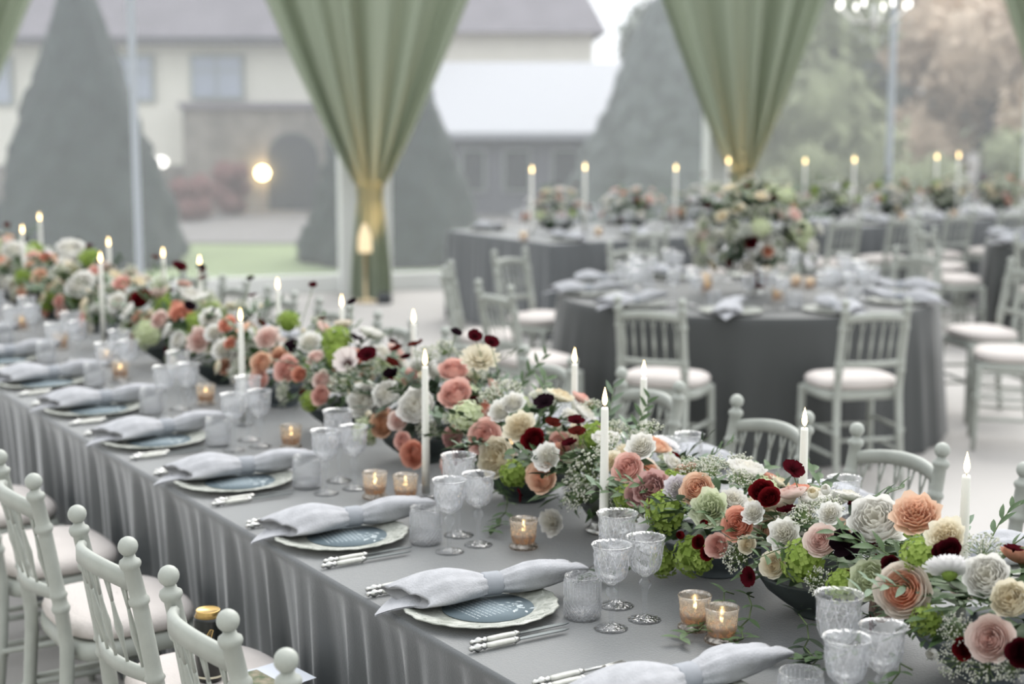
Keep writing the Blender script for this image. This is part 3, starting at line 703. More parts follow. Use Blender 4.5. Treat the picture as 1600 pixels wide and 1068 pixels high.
# tapers: pixel of the top of the wax; the row the candle stands in gives its distance
TL = 'lit ivory taper candle standing among the flowers on the long table'
def taper_px(x, y, n):
    # intersect the ray with the vertical plane n = const
    d = ray(x, y); o_ = Vector((0, 0, H))-E1; t = (n-o_.dot(N))/d.dot(N); p = Vector((0, 0, H))+d*t; h = p.z-TZ
    i = min(range(4), key=lambda k: abs(TAPH[k]-h)); sc = max(.88, min(1.2, h/TAPH[i]))
    tapers[i].put((p.x, p.y, TZ), R.uniform(0, 6), TL, 'tapers on the long table', (1, 1, sc))
for (x, y, n) in ((1510, 742, .83), (1257, 668, .88), (945, 636, .575), (1006, 590, .955), (898, 568, .955), (664, 572, .555), (646, 505, .955), (534, 480, .95), (434, 452, .97),
                  (376, 502, .52), (312, 415, .99), (255, 402, .99), (170, 385, .99), (157, 410, .64), (62, 345, 1.0), (35, 365, .7)): taper_px(x, y, n)

# ================================================================== FLOWERS
def cups(rings, R0, seed, ruff=0, ju=4, jv=5):
    r = random.Random(seed); mb = MB()
    for (fr, hz, k, flare, tint, base) in rings:
        off = r.uniform(0, 6)
        for q in range(k):
            a0 = off+2*PI*q/k+r.uniform(-.12, .12); hw = PI/k*1.28; rr = R0*fr*r.uniform(.94, 1.06); hh = R0*hz*r.uniform(.92, 1.06); fa = flare*r.uniform(.7, 1.3); ph = r.uniform(0, 6)
            rows = []; tn = []
            for i in range(jv+1):
                row = []
                for j in range(ju+1):
                    u = -1+2*j/ju; v = (i/jv)*(1-.20*abs(u)**3)
                    rad = rr*(sin(min(1, v*1.15)*PI/2)**.7)*(1+fa*v**4)*(1+.05*(1-u*u))
                    th = a0+u*hw*(.55+.45*min(1, v*1.6))
                    z = base*R0+hh*v**1.25-.35*fa*rr*v**5
                    wv = ruff*R0*sin(u*6+ph)*v**3
                    row.append((rad*cos(th)+wv*cos(th), rad*sin(th)+wv*sin(th), z+wv*.6)); tn.append(min(1, max(0.001, tint*.72+.42*(1-v)**1.2-.06)))
                rows.append(row)
            mb.grid(rows, tint=tn)
    return mb
def rose(seed, n=6): 
    fr = [.92, .84, .75, .65, .54, .43, .32, .21, .11]; n = 8
    return cups([(f, .60+.36*(1-f)**.6, 5 if f > .5 else 4 if f > .25 else 3 if f > .15 else 2, .22 if i == 0 else .13 if i == 1 else .05 if i == 2 else -.03, i/n, -.35) for i, f in enumerate(fr)], 1, seed)
def juliet(seed):
    L = [(1, .80, 5, .12, 0.001, -.35), (.92, .86, 5, .02, .02, -.35), (.82, .86, 5, -.03, .1, -.35)]
    L += [(.70, .74, 5, -.02, .75, -.2), (.58, .74, 6, 0, .95, -.2), (.46, .74, 5, 0, 1, -.2), (.34, .72, 5, 0, 1, -.2), (.22, .70, 4, 0, .9, -.2), (.1, .66, 2, 0, 1, -.2)]
    return cups(L, 1, seed, .02)
def ruffled(seed): return cups([(f*.86, .66+.30*(1-f), 6 if f > .4 else 4, .30 if i == 0 else .14, i/6, -.35) for i, f in enumerate([1, .9, .74, .58, .42, .26, .12])], 1, seed, .10, 6, 5)
def peony(seed): return cups([(f, .8+.25*(1-f), 6 if f > .5 else 4, -.05 if i else .15, i/7*.7, -.5) for i, f in enumerate([1, .94, .84, .72, .58, .42, .26])], 1, seed, .07, 6, 5)
def cosmos(seed, k=8, cup=.22):
    r = random.Random(seed); mb = MB()
    for q in range(k):
        a = 2*PI*q/k+r.uniform(-.1, .1); rows = []; tl = r.uniform(.6, 1.3); tn = []
        for i in range(5):
            v = i/4; hw = .40*sin(PI*(.08+.62*v))
            rows.append([((.1+.9*v)*cos(a)-hw*u*sin(a), (.1+.9*v)*sin(a)+hw*u*cos(a), cup*tl*v*v*1.4+.05*u*u+.03*(q % 2)) for u in (-1, 0, 1)]); tn += [max(.001, 1-1.6*v)]*3
        mb.grid(rows, tint=tn)
    mb.ball((0, 0, .05), .2, 8, 5, .6, tint=1); mb.lathe([(.02, -.25), (.14, -.08), (.12, .02)], 8, tint=1); return mb
def dahlia(seed, layers=4):
    r = random.Random(seed); mb = MB()
    for L in range(layers):
        k = 13-L; ln_ = 1-.17*L; el = .12+.30*L
        for q in range(k):
            a = 2*PI*(q+.5*L)/k+r.uniform(-.05, .05); rows = []
            for i in range(4):
                v = i/3; hw = .19*sin(PI*(.12+.66*v))*(1.1-.1*L); rad = .08+ln_*v*cos(el); z = ln_*v*sin(el)+.12*v*v-.1
                rows.append([(rad*cos(a)-hw*u*sin(a), rad*sin(a)+hw*u*cos(a), z+.08*u*u) for u in (-1, 0, 1)])
            mb.grid(rows, tint=.001)
    mb.lathe([(.05, -.42), (.26, -.28), (.34, -.14), (.2, -.04)], 10, tint=1)
    for q in range(8):
        a = 2*PI*q/8; mb.add([(.2*cos(a-.2), .2*sin(a-.2), -.2), (.2*cos(a+.2), .2*sin(a+.2), -.2), (.5*cos(a), .5*sin(a), -.16)], [(0, 1, 2)], 1)
    return mb
def hydrangea(seed):
    r = random.Random(seed); mb = MB()
    for q in range(46):
        z = 1-1.25*(q+.5)/46; a = q*2.39996; s_ = math.sqrt(max(0, 1-z*z)); d = Vector((s_*cos(a), s_*sin(a), z)); c = d*r.uniform(.78, 1.0)
        x = d.orthogonal().normalized(); y = d.cross(x); sp = r.uniform(0, 6); g = r.uniform(.001, 1)
        for k in range(4):
            b = sp+k*PI/2; e = x*cos(b)+y*sin(b); f_ = x*-sin(b)+y*cos(b); sz = .21*r.uniform(.85, 1.2); li = d*r.uniform(-.02, .10)
            mb.add([c-d*.03, c+e*sz*.6+f_*sz*.52+li, c+e*sz*1.15+li*1.2, c+e*sz*.6-f_*sz*.52+li, c+e*sz*.55+d*.0], [(0, 3, 4), (3, 2, 4), (2, 1, 4), (1, 0, 4)], g)
    mb.ball((0, 0, -.05), .72, 8, 6, 1, tint=1); return mb
def lace(seed):
    r = random.Random(seed); mb = MB()
    for q in range(26):
        z = 1-1.1*(q+.5)/26; a = q*2.39996; s_ = math.sqrt(max(0, 1-z*z)); d = Vector((s_*cos(a), s_*sin(a), z*.8)); c = d*r.uniform(.7, 1.0)
        mb.tube([(0, 0, -.4), c*.6+Vector((0, 0, -.1)), c*.97], .018, 3, False, 1)
        for k in range(7):
            p = c+Vector((r.gauss(0, .10), r.gauss(0, .10), r.gauss(0, .08))); sz = r.uniform(.045, .075)
            mb.add([p+Vector((sz, 0, 0)), p+Vector((0, sz, 0)), p-Vector((sz, 0, 0)), p-Vector((0, sz, 0)), p+Vector((0, 0, sz)), p-Vector((0, 0, sz))],
                   [(0, 1, 4), (1, 2, 4), (2, 3, 4), (3, 0, 4), (1, 0, 5), (2, 1, 5), (3, 2, 5), (0, 3, 5)], .001 if r.random() < .86 else .6)
    return mb
def bigdark(seed):
    r = random.Random(seed); mb = MB()
    for q in range(7):
        a = q*2.4; el = r.uniform(.1, 1.1); d = Vector((cos(a)*cos(el), sin(a)*cos(el), sin(el))); y = d.cross(Vector((0, 0, 1))).normalized(); nn = y.cross(d)
        rows = []
        for i in range(5):
            v = i/4; hw = .42*sin(PI*(.08+.74*v))
            rows.append([d*v+y*hw*u+nn*(.12*u*u+.2*v*v) for u in (-1, -.4, .4, 1)])
        mb.grid(rows, tint=.3+.1*q)
    return mb
GEN = {'rose': rose, 'juliet_rose': juliet, 'lisianthus': ruffled, 'peony': peony, 'cosmos': cosmos, 'dahlia': dahlia, 'hydrangea': hydrangea, 'lace_flower': lace, 'smoke_bush_leaves': bigdark,
       'anemone': lambda s: cosmos(s, 7, .5), 'bud': lambda s: cups([(.75, 1.5, 4, -.35, .05, -.5), (.5, 1.5, 3, -.3, .3, -.5)], 1, s)}
BM = {}
def bloom_mesh(kind, colr, var):
    k = (kind, colr, var)
    if k not in BM:
        b = ('g', kind, var)
        if b not in BM: BM[b] = GEN[kind](100+17*var).mesh(kind, 'petal_white')
        me = BM[b].copy(); me.name = kind; me.materials.clear(); me.materials.append(M['petal_'+colr]); BM[k] = me
    return BM[k]
def leaf_grid(mb, p0, d, up, L, Wd, bend=.2, fold=.12, k=4, tint=0):
    d = d.normalized(); sd_ = d.cross(up).normalized(); upn = sd_.cross(d); rows = []
    for i in range(k+1):
        v = i/k; hw = Wd/2*sin(PI*(.06+.94*v))**.8*(1.15-.4*v); c = p0+d*(L*v)-upn*(bend*L*v*v)
        rows.append([c-sd_*hw+upn*fold*hw*2, c, c+sd_*hw+upn*fold*hw*2])
    mb.grid(rows, tint=tint)
LEAFM = {}
def leaf_mesh(m, L, Wd):
    k = (m, L, Wd)
    if k not in LEAFM:
        mb = MB(); leaf_grid(mb, Vector((0, 0, 0)), Vector((1, 0, 0)), Vector((0, 0, 1)), L, Wd); LEAFM[k] = mb.mesh('leaf', m)
    return LEAFM[k]
def frame_mtx(d, up=Vector((0, 0, 1))):
    x = d.normalized(); y = up.cross(x)
    if y.length < 1e-3: y = Vector((0, 1, 0))
    y.normalize(); z = x.cross(y); return Matrix((x, y, z)).transposed().to_4x4()
SPR = {}
SPM = ('leaf_green', 'leaf_sage', 'leaf_green', 'leaf_dark', 'leaf_sage', 'leaf_green', 'leaf_dark', 'leaf_sage', 'leaf_green', 'leaf_green')
def sprig_layout(v):
    r = random.Random(900+v); L = .17+.03*(v % 3); pts = [Vector((L*t, .02*sin(3*t+v)*t, .035*t-.07*t*t)) for t in [i/6 for i in range(7)]]; lv = []
    for i in range(7+v % 3):
        f = .22+.78*i/(6+v % 3); p = pts[0].lerp(pts[-1], f); k = min(5, int(f*6)); p = pts[k].lerp(pts[k+1], f*6-k); sgn = -1 if i % 2 else 1
        lv.append((p, Vector((.75, sgn*.65+r.uniform(-.15, .15), r.uniform(-.1, .45))), r.uniform(.8, 1.15)))
    return pts, lv, (.058, .018) if v % 2 == 0 else (.042, .024)
def sprig(par, pos, dr, v, split):
    pts, lv, (ll, lw) = sprig_layout(v); m = SPM[v % 10]
    mt = Matrix.Translation(pos) @ frame_mtx(dr) @ Matrix.Rotation(R.uniform(-.8, .8), 4, 'X') @ Matrix.Scale(R.uniform(.6, .9), 4)
    if split:
        if ('s', v) not in SPR: SPR[('s', v)] = MB().tube(pts, [.0022-.0002*i for i in range(7)], 5).mesh('leaf_sprig', 'stem')
        o = link('leaf_sprig', SPR[('s', v)], par, mt)
        for p, d, s_ in lv: link('leaf', leaf_mesh(m, ll, lw), o, Matrix.Translation(p) @ frame_mtx(d) @ Matrix.Scale(s_, 4))
    else:
        if v not in SPR:
            mb = MB(); mb.tube(pts, [.0022-.0002*i for i in range(7)], 5)
            for p, d, s_ in lv: leaf_grid(mb, p, d, Vector((0, 0, 1)), ll*s_, lw*s_, k=3)
            SPR[v] = mb.mesh('leaf_sprig', m)
        link('leaf_sprig', SPR[v], par, mt)
FOL = []
for v in range(3):
    r = random.Random(70+v); mb = MB()
    for i in range(190):
        d = Vector((r.gauss(0, 1), r.gauss(0, 1), r.gauss(0, 1)+.3)).normalized(); p = Vector((d.x*.17, d.y*.14, d.z*.13))*r.uniform(.35, .98)
        dd = (d+Vector((r.gauss(0, .6), r.gauss(0, .6), r.gauss(0, .6)))).normalized(); leaf_grid(mb, p, dd, Vector((.1, .2, 1)), r.uniform(.04, .07), r.uniform(.018, .032), k=2)
    FOL.append(mb.mesh('foliage', 'leaf_dark' if v == 0 else 'leaf_green'))
def bowl(par, kind):
    if kind == 'pedestal':
        MB().lathe([(.001, 0), (.055, 0), (.058, .006), (.048, .012), (.043, .022), (.04, .03), (.055, .045), (.075, .075), (.088, .10), (.09, .104), (.084, .104), (.06, .06), (.001, .045)], 32).obj('silver_bowl', 'silver', par)
    else:
        MB().lathe([(.001, 0), (.055, 0), (.06, .006), (.058, .012), (.085, .03), (.12, .058), (.138, .085), (.141, .09), (.136, .091), (.115, .062), (.08, .04), (.001, .03)], 36).obj('bowl', 'ceramic' if kind == 'blue' else 'ceramic_dark', par)
FILL = [('rose', 'blush', 3, .032), ('rose', 'peach', 2, .03), ('rose', 'coral', 2, .028), ('rose', 'pink', 2, .03), ('peony', 'white', 4, .034), ('lisianthus', 'white', 3, .03), ('lisianthus', 'cream', 3, .03),
        ('hydrangea', 'lime', 5, .044), ('hydrangea', 'greenwhite', 3, .042), ('lace_flower', 'lace', 11, .036), ('rose', 'burgundy', 2, .018), ('rose', 'red', 2, .016), ('cosmos', 'burgundy', 2, .018), ('dahlia', 'dahlia', 2, .034),
        ('bud', 'cream', 3, .013), ('rose', 'cream', 3, .03), ('juliet_rose', 'juliet', 1, .034)]
FW = [f[2] for f in FILL]
def zrot(d): return d.to_track_quat('Z', 'Y').to_matrix().to_4x4()
KEYS = []; ALLBL = []; TAPXY = []
def to_px(p):
    z = p.z-H; dep = p.y*cos(PITCH)-z*sin(PITCH); up = p.y*sin(PITCH)+z*cos(PITCH); return 800+F*p.x/dep, 534-F*up/dep, dep
class Arr:
    def __init__(s, c, label, kind='dark', name='flower_arrangement', group=None, a=(.20, .215, .20), lift=.10, hmul=1):
        s.c = Vector(c); s.root = thing(name, label, 'flowers', c, 0, group); bowl(s.root, kind); s.bl = []; s.a = a; s.lift = lift; s.low = False
    def put(s, kind, colr, pos, nrm, rad):
        """pos in world"""
        mt = Matrix.Translation(pos-s.c) @ zrot(nrm) @ Matrix.Rotation(R.uniform(0, 6.28), 4, 'Z') @ Matrix.Scale(rad, 4)
        o = link(kind, bloom_mesh(kind, colr, R.randrange(3)), s.root, mt); s.bl.append((pos, rad)); ALLBL.append((pos, rad)); return o
    def stalk(s, pos, to=None, r=.0013):
        a_ = pos-s.c; b = (to-s.c) if to else Vector((a_.x*.35, a_.y*.35, s.lift+.05)); mid = (a_+b)/2+Vector((0, 0, .015))
        MB().tube([a_-Vector((0, 0, .003)), mid, b], r, 5).obj('stalk', 'stem', s.root)
    def fill(s, n, nsprig, split, sx=Vector((1, 0, 0)), sy=Vector((0, 1, 0)), pal=FILL, full=False):
        fm = Matrix.Translation((0, 0, s.lift+.05)) @ frame_mtx(sx) @ Matrix.Diagonal((s.a[0]/.19, s.a[1]/.16, min(s.a[2]/.17, s.lift/.13), 1))
        f = link('foliage', R.choice(FOL), s.root, fm); f['kind'] = 'stuff'
        wts = [q[2] for q in pal]
        for tries in range(n*5):
            if n <= 0: break
            th = R.uniform(0, 2*PI); el = math.asin(R.uniform(-.25 if not full else -.7, 1))
            d = Vector((cos(th)*cos(el), sin(th)*cos(el), sin(el)))
            kind, colr, _, r0 = R.choices(pal, wts)[0]; rad = r0*R.uniform(.85, 1.2)
            k = R.uniform(.88, 1.06) if kind != 'hydrangea' else .84
            loc = s.c+Vector((0, 0, s.lift+.04))+sx*d.x*s.a[0]*k+sy*d.y*s.a[1]*k+Vector((0, 0, d.z*s.a[2]*k))
            if loc.z < s.c.z+rad*.9+.015: continue
            if any(abs(loc.x-q.x) < .12 and (loc-q).length < (rad+qr)*.72 for q, qr in ALLBL): continue
            if any(math.hypot(loc.x-tx, loc.y-ty) < rad+.014 for tx, ty in TAPXY): continue
            qx, qy, qd = to_px(loc)
            if any(math.hypot(qx-kx, qy-ky) < .8*kr+.72*rad*F/qd and qd < kd+.10 for kx, ky, kr, kd in KEYS): continue
            nr = (sx*d.x/s.a[0]+sy*d.y/s.a[1]+Vector((0, 0, d.z/s.a[2]+.8))).normalized()
            s.put(kind, colr, loc, nr, rad); n -= 1
        for i in range(nsprig):
            th = R.uniform(0, 2*PI); el = R.uniform(.22, .6 if s.low else .95); d = sx*cos(th)*cos(el)*s.a[0]*.62+sy*sin(th)*cos(el)*s.a[1]*.62+Vector((0, 0, sin(el)*s.a[2]*.6))
            dr = (d.normalized()+Vector((0, 0, .1)))
            sprig(s.root, Vector((0, 0, s.lift+.05))+d, dr, R.randrange(10), split)
        for i in range(0 if s.low else 2):
            th = R.uniform(0, 6.28); p = s.c+sx*s.a[0]*.6*cos(th)+sy*s.a[1]*.6*sin(th)+Vector((0, 0, s.lift+.04+s.a[2]+R.uniform(.03, .10)))
            s.put('cosmos', R.choice(('burgundy', 'brown', 'dark')), p, Vector((R.uniform(-.5, .5), R.uniform(-.9, .1), 1)), R.uniform(.015, .02)); s.stalk(p)
FN = .775
TAPXY += [(o.location.x, o.location.y) for o in bpy.data.objects if o.name.startswith('taper_candle') and o.location.length > .01]
AS = [(-.92, 'blue'), (-.46, 'blue'), (-.02, 'dark'), (.33, 'blue'), (.755, 'pedestal'), (1.14, 'dark'), (1.70, 'dark'), (2.22, 'dark'), (2.75, 'blue'), (3.28, 'dark'), (3.82, 'dark'), (4.38, 'blue'), (4.95, 'dark'), (5.5, 'dark'), (6.05, 'dark'), (6.6, 'dark'), (7.15, 'dark'), (7.7, 'dark')]
ALAB = {0: 'flower bowl with blush rose, small red blooms and much white lace flower', 1: 'lush flower bowl with a cream and apricot cupped rose and white dahlia', 2: 'flower bowl with a dark smoke-bush spray, white lisianthus and lime hydrangea',
        3: 'flower arrangement in a blue-grey bowl with coral rose and lime hydrangea', 4: 'flower arrangement of white lace and peach roses in a small silver pedestal bowl', 5: 'flower arrangement in a dark bowl with big pink roses and dark cosmos above', 6: 'flower arrangement of white peonies, apricot roses and dark cosmos in a dark bowl',
        7: 'flower arrangement with white-petalled anemone and pale pink spray blooms'}
arrs = []
for i, (s, kd) in enumerate(AS):
    arrs.append(Arr(TP(s, FN), ALAB.get(i, 'mixed blush, white and burgundy flower arrangement toward the far end of the long table'), kd, group=None if i in ALAB else 'flower bowls toward the far end of the long table', a=(.20, .215, .135 if 1 <= i <= 4 else .17 if i == 5 else .20), lift=.08 if 1 <= i <= 4 else .10)); arrs[-1].low = i < 7
CAM = Vector((0, 0, H))
def on_mound(x, y):
    d = ray(x, y); o_ = CAM-E1; on, oz_ = o_.dot(N)-FN, CAM.z-(TZ+.12); dn, dz = d.dot(N), d.z; a_, b_ = .185, .195
    A = (dn/a_)**2+(dz/b_)**2; B = 2*(on*dn/a_**2+oz_*dz/b_**2); C = (on/a_)**2+(oz_/b_)**2-1; disc = B*B-4*A*C
    if disc > 0: t = (-B-math.sqrt(disc))/(2*A)
    else: t = -on/dn
    p = CAM+d*t; s, n = SN(p)
    nn = N*((n-FN)/a_**2)+Vector((0, 0, (p.z-TZ-.12)/b_**2)); nn = nn.normalized() if nn.length > 1e-6 else Vector((0, 0, 1))
    return p, nn, (p-CAM).length, s
KEY = '''cosmos burgundy 1238 730 36;lisianthus white 1222 833 54;rose blush 1281 843 52;smoke_bush_leaves dark 1320 852 60;peony white 1362 800 78;lisianthus peach 1430 798 78;lisianthus cream 1476 832 62;rose cream 1206 882 42;lace_flower lace 1254 800 52;hydrangea lime 1245 874 72;lace_flower lace 1272 908 48;hydrangea lime 1309 916 56;peony greenwhite 1352 905 62;juliet_rose juliet 1409 922 78;rose burgundy 1389 880 28;hydrangea lime 1430 862 58;dahlia dahlia 1478 888 74;rose burgundy 1482 856 36;rose burgundy 1468 860 26;peony white 1536 893 66;peony cream 1572 932 56;rose blush 1544 1000 72;rose red 1503 1014 34;lace_flower lace 1484 1036 60;lace_flower lace 1528 1048 62;lace_flower lace 1487 985 54;rose burgundy 1592 1020 44;lace_flower lace 1572 1045 50;bud white 1456 1022 26;hydrangea lime 1440 970 50;bud cream 1270 770 24;bud white 1290 765 22;lisianthus white 1295 800 40
cosmos dark 850 626 34;cosmos brown 862 660 26;cosmos burgundy 899 656 28;cosmos brown 900 673 28;rose red 830 684 38;lace_flower lace 926 627 32;lace_flower lace 1016 663 38;lisianthus white 852 712 46;rose peach 843 748 48;lace_flower lace 905 738 76;lace_flower lace 895 775 56;rose pink 978 729 50;peony mauve 1013 760 56;rose mauve 992 770 40;lisianthus lilac 1055 761 44;rose peach 1086 762 54;lisianthus greenwhite 1105 792 64;hydrangea lime 1030 798 72;rose coral 1150 818 54;rose pink 1118 852 38;rose red 1090 847 22;rose red 1103 864 22;bud red 1063 836 18;bud red 1100 818 18;dahlia dahlia 1012 834 58;hydrangea lime 1072 872 64;hydrangea lime 1030 884 48;lace_flower lace 1144 872 54;rose red 1188 764 38;rose red 1200 775 34;lisianthus white 858 817 44;lace_flower lace 945 690 50;lisianthus white 1000 694 48;lace_flower lace 1075 725 40;lace_flower lace 1110 730 40;hydrangea lime 972 776 44;hydrangea lime 1090 880 40;lisianthus white 1175 800 38;rose cream 1165 850 30;lisianthus cream 955 720 36
cosmos dark 555 529 24;cosmos burgundy 573 552 32;cosmos brown 611 565 24;cosmos brown 620 543 22;cosmos brown 649 539 26;cosmos dark 712 520 20;cosmos burgundy 742 526 24;cosmos burgundy 767 535 26;anemone anemone 541 565 42;lace_flower lace 530 592 56;peony white 560 622 54;peony white 597 612 44;peony white 642 628 58;rose pink 708 573 48;dahlia cream 750 562 60;rose pink 708 611 54;rose apricot 594 663 42;rose pink 627 690 30;rose coral 642 711 44;rose pink 753 681 58;peony mauve 702 682 34;lace_flower lace 790 602 60;hydrangea greenwhite 722 646 54;peony cream 766 714 60;lisianthus cream 808 664 54;hydrangea lime 795 742 48;lisianthus white 800 626 40;rose peach 836 742 40;lace_flower lace 765 612 44;lisianthus white 780 640 40;lace_flower lace 700 650 30;smoke_bush_leaves dark 612 585 34;rose blush 620 655 36
cosmos burgundy 280 418 24;cosmos dark 295 477 20;rose coral 278 487 30;hydrangea greenwhite 222 521 48;rose blush 247 498 30;hydrangea lime 300 500 38;lisianthus white 326 494 36;rose coral 354 505 30;lisianthus blush 308 529 44;lisianthus white 332 518 30;rose red 218 466 34;lisianthus blush 415 525 42;rose peach 405 566 36;rose pink 445 575 44;cosmos dark 455 541 28;rose coral 466 584 26;rose pink 498 617 32;lisianthus white 482 532 40;rose blush 500 592 30;lisianthus white 345 545 34;rose coral 358 536 20;rose pink 402 592 34;hydrangea lime 480 628 36;lace_flower lace 365 575 36;lisianthus white 180 470 34;rose pink 190 440 28;peony white 120 440 46;peony white 110 390 40;hydrangea lime 140 405 34;rose pink 150 420 22;rose coral 70 400 20;peony white 20 385 36;rose peach 60 430 26;lace_flower lace 88 420 34'''
for grp in KEY.split('\n'):
    for e in grp.split(';'):
        kind, colr, x, y, dpx = e.split(); x, y, dpx = float(x), float(y), float(dpx)
        p, nn, dist, s = on_mound(x, y); rad = dpx/2*dist/F
        if kind in ('cosmos', 'bud') and dpx < 40:
            rad *= 1.05
        a_ = min(arrs, key=lambda q: abs(SN(q.c)[0]-s)); toc = (CAM-p).normalized()
        nr = (nn+toc*.9+Vector((0, 0, .25))).normalized()
        if kind == 'cosmos': nr = (Vector((R.uniform(-.5, .5), R.uniform(-.5, .5), 1))+toc*.55).normalized()
        if kind in ('lace_flower', 'hydrangea'): nr = (nn+Vector((0, 0, .5))).normalized()
        if kind == 'dahlia' and colr == 'dahlia' and x > 1400: nr = Vector((.1, .6, .8)).normalized()
        rad *= {'lisianthus': .88, 'rose': .92, 'peony': .92, 'cosmos': .95}.get(kind, 1)
        pos = p-nn*rad*(.45 if kind in ('hydrangea', 'lace_flower', 'peony') else .25) if nn.z < .999 else p
        if pos.z < TZ+rad*.8: pos.z = TZ+rad*.8
        a_.put(kind, colr, pos, nr, rad); KEYS.append((x, y, dpx/2, to_px(pos)[2]))
        if kind == 'cosmos' or pos.z > TZ+.36: a_.stalk(pos)
for i, a_ in enumerate(arrs):
    nk = len(a_.bl); near = i < 7
    a_.fill(max(20, 46-nk) if near else 36-min(nk, 8), 17 if near else 10, near, U, N)
for ai, x, y, z, dx, dy, v in ((1, 1395, 955, .07, -.5, -.8, 1), (1, 1430, 975, .06, -.2, -1, 7), (1, 1375, 968, .05, -.8, -.5, 4), (2, 1310, 960, .05, -.3, -.9, 2), (1, 1400, 985, .03, .1, -1, 8), (0, 1545, 850, .20, .5, .3, 0), (0, 1560, 870, .17, .8, 0, 2),
                             (3, 1095, 745, .18, .4, .2, 0), (3, 1060, 735, .18, .3, -.1, 6), (4, 985, 700, .20, .2, .3, 2), (4, 930, 700, .18, .2, .1, 4), (5, 800, 630, .20, .3, .1, 2), (4, 905, 790, .06, -.4, -.8, 6), (5, 770, 770, .05, .2, -.9, 0)):
    p_ = at_z(x, y, TZ+max(z, .065)); sprig(arrs[ai].root, p_-arrs[ai].c, Vector((dx, dy, .4 if z < .1 else .6)), v, True)
# trailing vines lying on the cloth beside the near bowls
def vine(a_, s0, n0, s1, n1, v):
    p0, p1 = TP(s0, n0, TZ+.05), TP(s1, n1, TZ+.006); pts = [p0.lerp(p1, i/8)+Vector((0, 0, .02*sin(i*1.1)*(1-i/8)))+U*.012*sin(i*1.9) for i in range(9)]; pts = [Vector((q.x, q.y, max(q.z, TZ+.012)))-a_.c for q in pts]
    o = MB().tube(pts, .0016, 5).obj('vine', 'stem', a_.root)
    for i in range(1, 9):
        for sg in (-1, 1):
            d = (pts[i]-pts[i-1]).normalized(); sd_ = Vector((-d.y, d.x, 0))*sg; dr = (d*.6+sd_*.8+Vector((0, 0, R.uniform(.15, .5)))).normalized()
            link('leaf', leaf_mesh('leaf_green' if v else 'leaf_dark', .04, .017), o, Matrix.Translation(pts[i]) @ frame_mtx(dr) @ Matrix.Scale(R.uniform(.7, 1.1), 4))
vine(arrs[2], .02, .62, -.12, .45, 1); vine(arrs[2], -.12, .62, -.30, .50, 0); vine(arrs[1], -.35, .60, -.20, .48, 1); vine(arrs[1], -.46, .58, -.42, .46, 1); vine(arrs[3], .36, .62, .42, .47, 0); vine(arrs[5], 1.0, .64, .86, .50, 1); vine(arrs[2], .06, .6, -.02, .40, 1)

# round table centrepiece and settings
FARP = FILL+[('rose', 'red', 2, .03), ('lace_flower', 'lace', 8, .05), ('peony', 'white', 7, .042), ('lisianthus', 'blush', 7, .04), ('peony', 'cream', 4, .04)]
ra = Arr((RT[0]+.05, RT[1]+.0, TZ), 'tall round flower centrepiece of white and burgundy blooms on the dark round table', 'pedestal', a=(.36, .36, .30), lift=.30)
MB().lathe([(.001, .10), (.07, .10), (.05, .14), (.04, .20), (.07, .29), (.001, .29)], 24).obj('stand', 'silver', ra.root)
ra.fill(95, 40, False, pal=[(k, c, w_, r_*1.2) for k, c, w_, r_ in FILL if c not in ('peach', 'coral', 'pink', 'lime')]+[('rose', 'red', 3, .03), ('lace_flower', 'lace', 8, .05), ('hydrangea', 'greenwhite', 5, .05)], full=True)
ra.put('rose', 'red', ra.c+Vector((.0, -.20, .10)), Vector((0, -1, .4)), .045)
gobs = (gob_mid, gob_big, gob_sm)
def round_setting(c, rad, k, n, gname, a0=0):
    a = a0+2*PI*k/n; d = Vector((cos(a), sin(a), 0)); tn = Vector((-d.y, d.x, 0)); o_ = Vector((c[0], c[1], TZ)); rz = a+PI
    p = o_+d*(rad-.19); plate.put(p, a, 'embossed pale charger plate on the '+gname, 'charger plates on the '+gname)
    napkin.put(p+Vector((0, 0, .0125))+d*.02, rz+R.uniform(-.15, .15), 'grey linen napkin on a plate on the '+gname, 'napkins on the '+gname)
    for i, pr in enumerate(gobs): q = o_+d*(rad-.40-.05*(i == 1))+tn*(.07+.086*i); pr.put(q, a, 'crystal goblet on the '+gname, 'goblets on the '+gname)
    tumbler.put(o_+d*(rad-.395)-tn*.108, a, 'crystal tumbler on the '+gname, 'tumblers on the '+gname)
for k in range(10): round_setting(RT, RR, k, 10, 'dark round table', math.radians(-67))
for k in range(8): round_setting(RT2, 1.0, k, 8, 'round table to the right', .2)
for (x, y) in ((1085, 441), (1104, 455), (1277, 444), (1358, 444), (1215, 470)):
    p = at_z(x, y, TZ); v_ = Vector((p.x-RT[0], p.y-RT[1], 0)); p = Vector((RT[0], RT[1], TZ))+v_*min(1, .48/v_.length)
    votive.put(p, 0, 'lit votive glowing on the dark round table', 'votives on the dark round table')
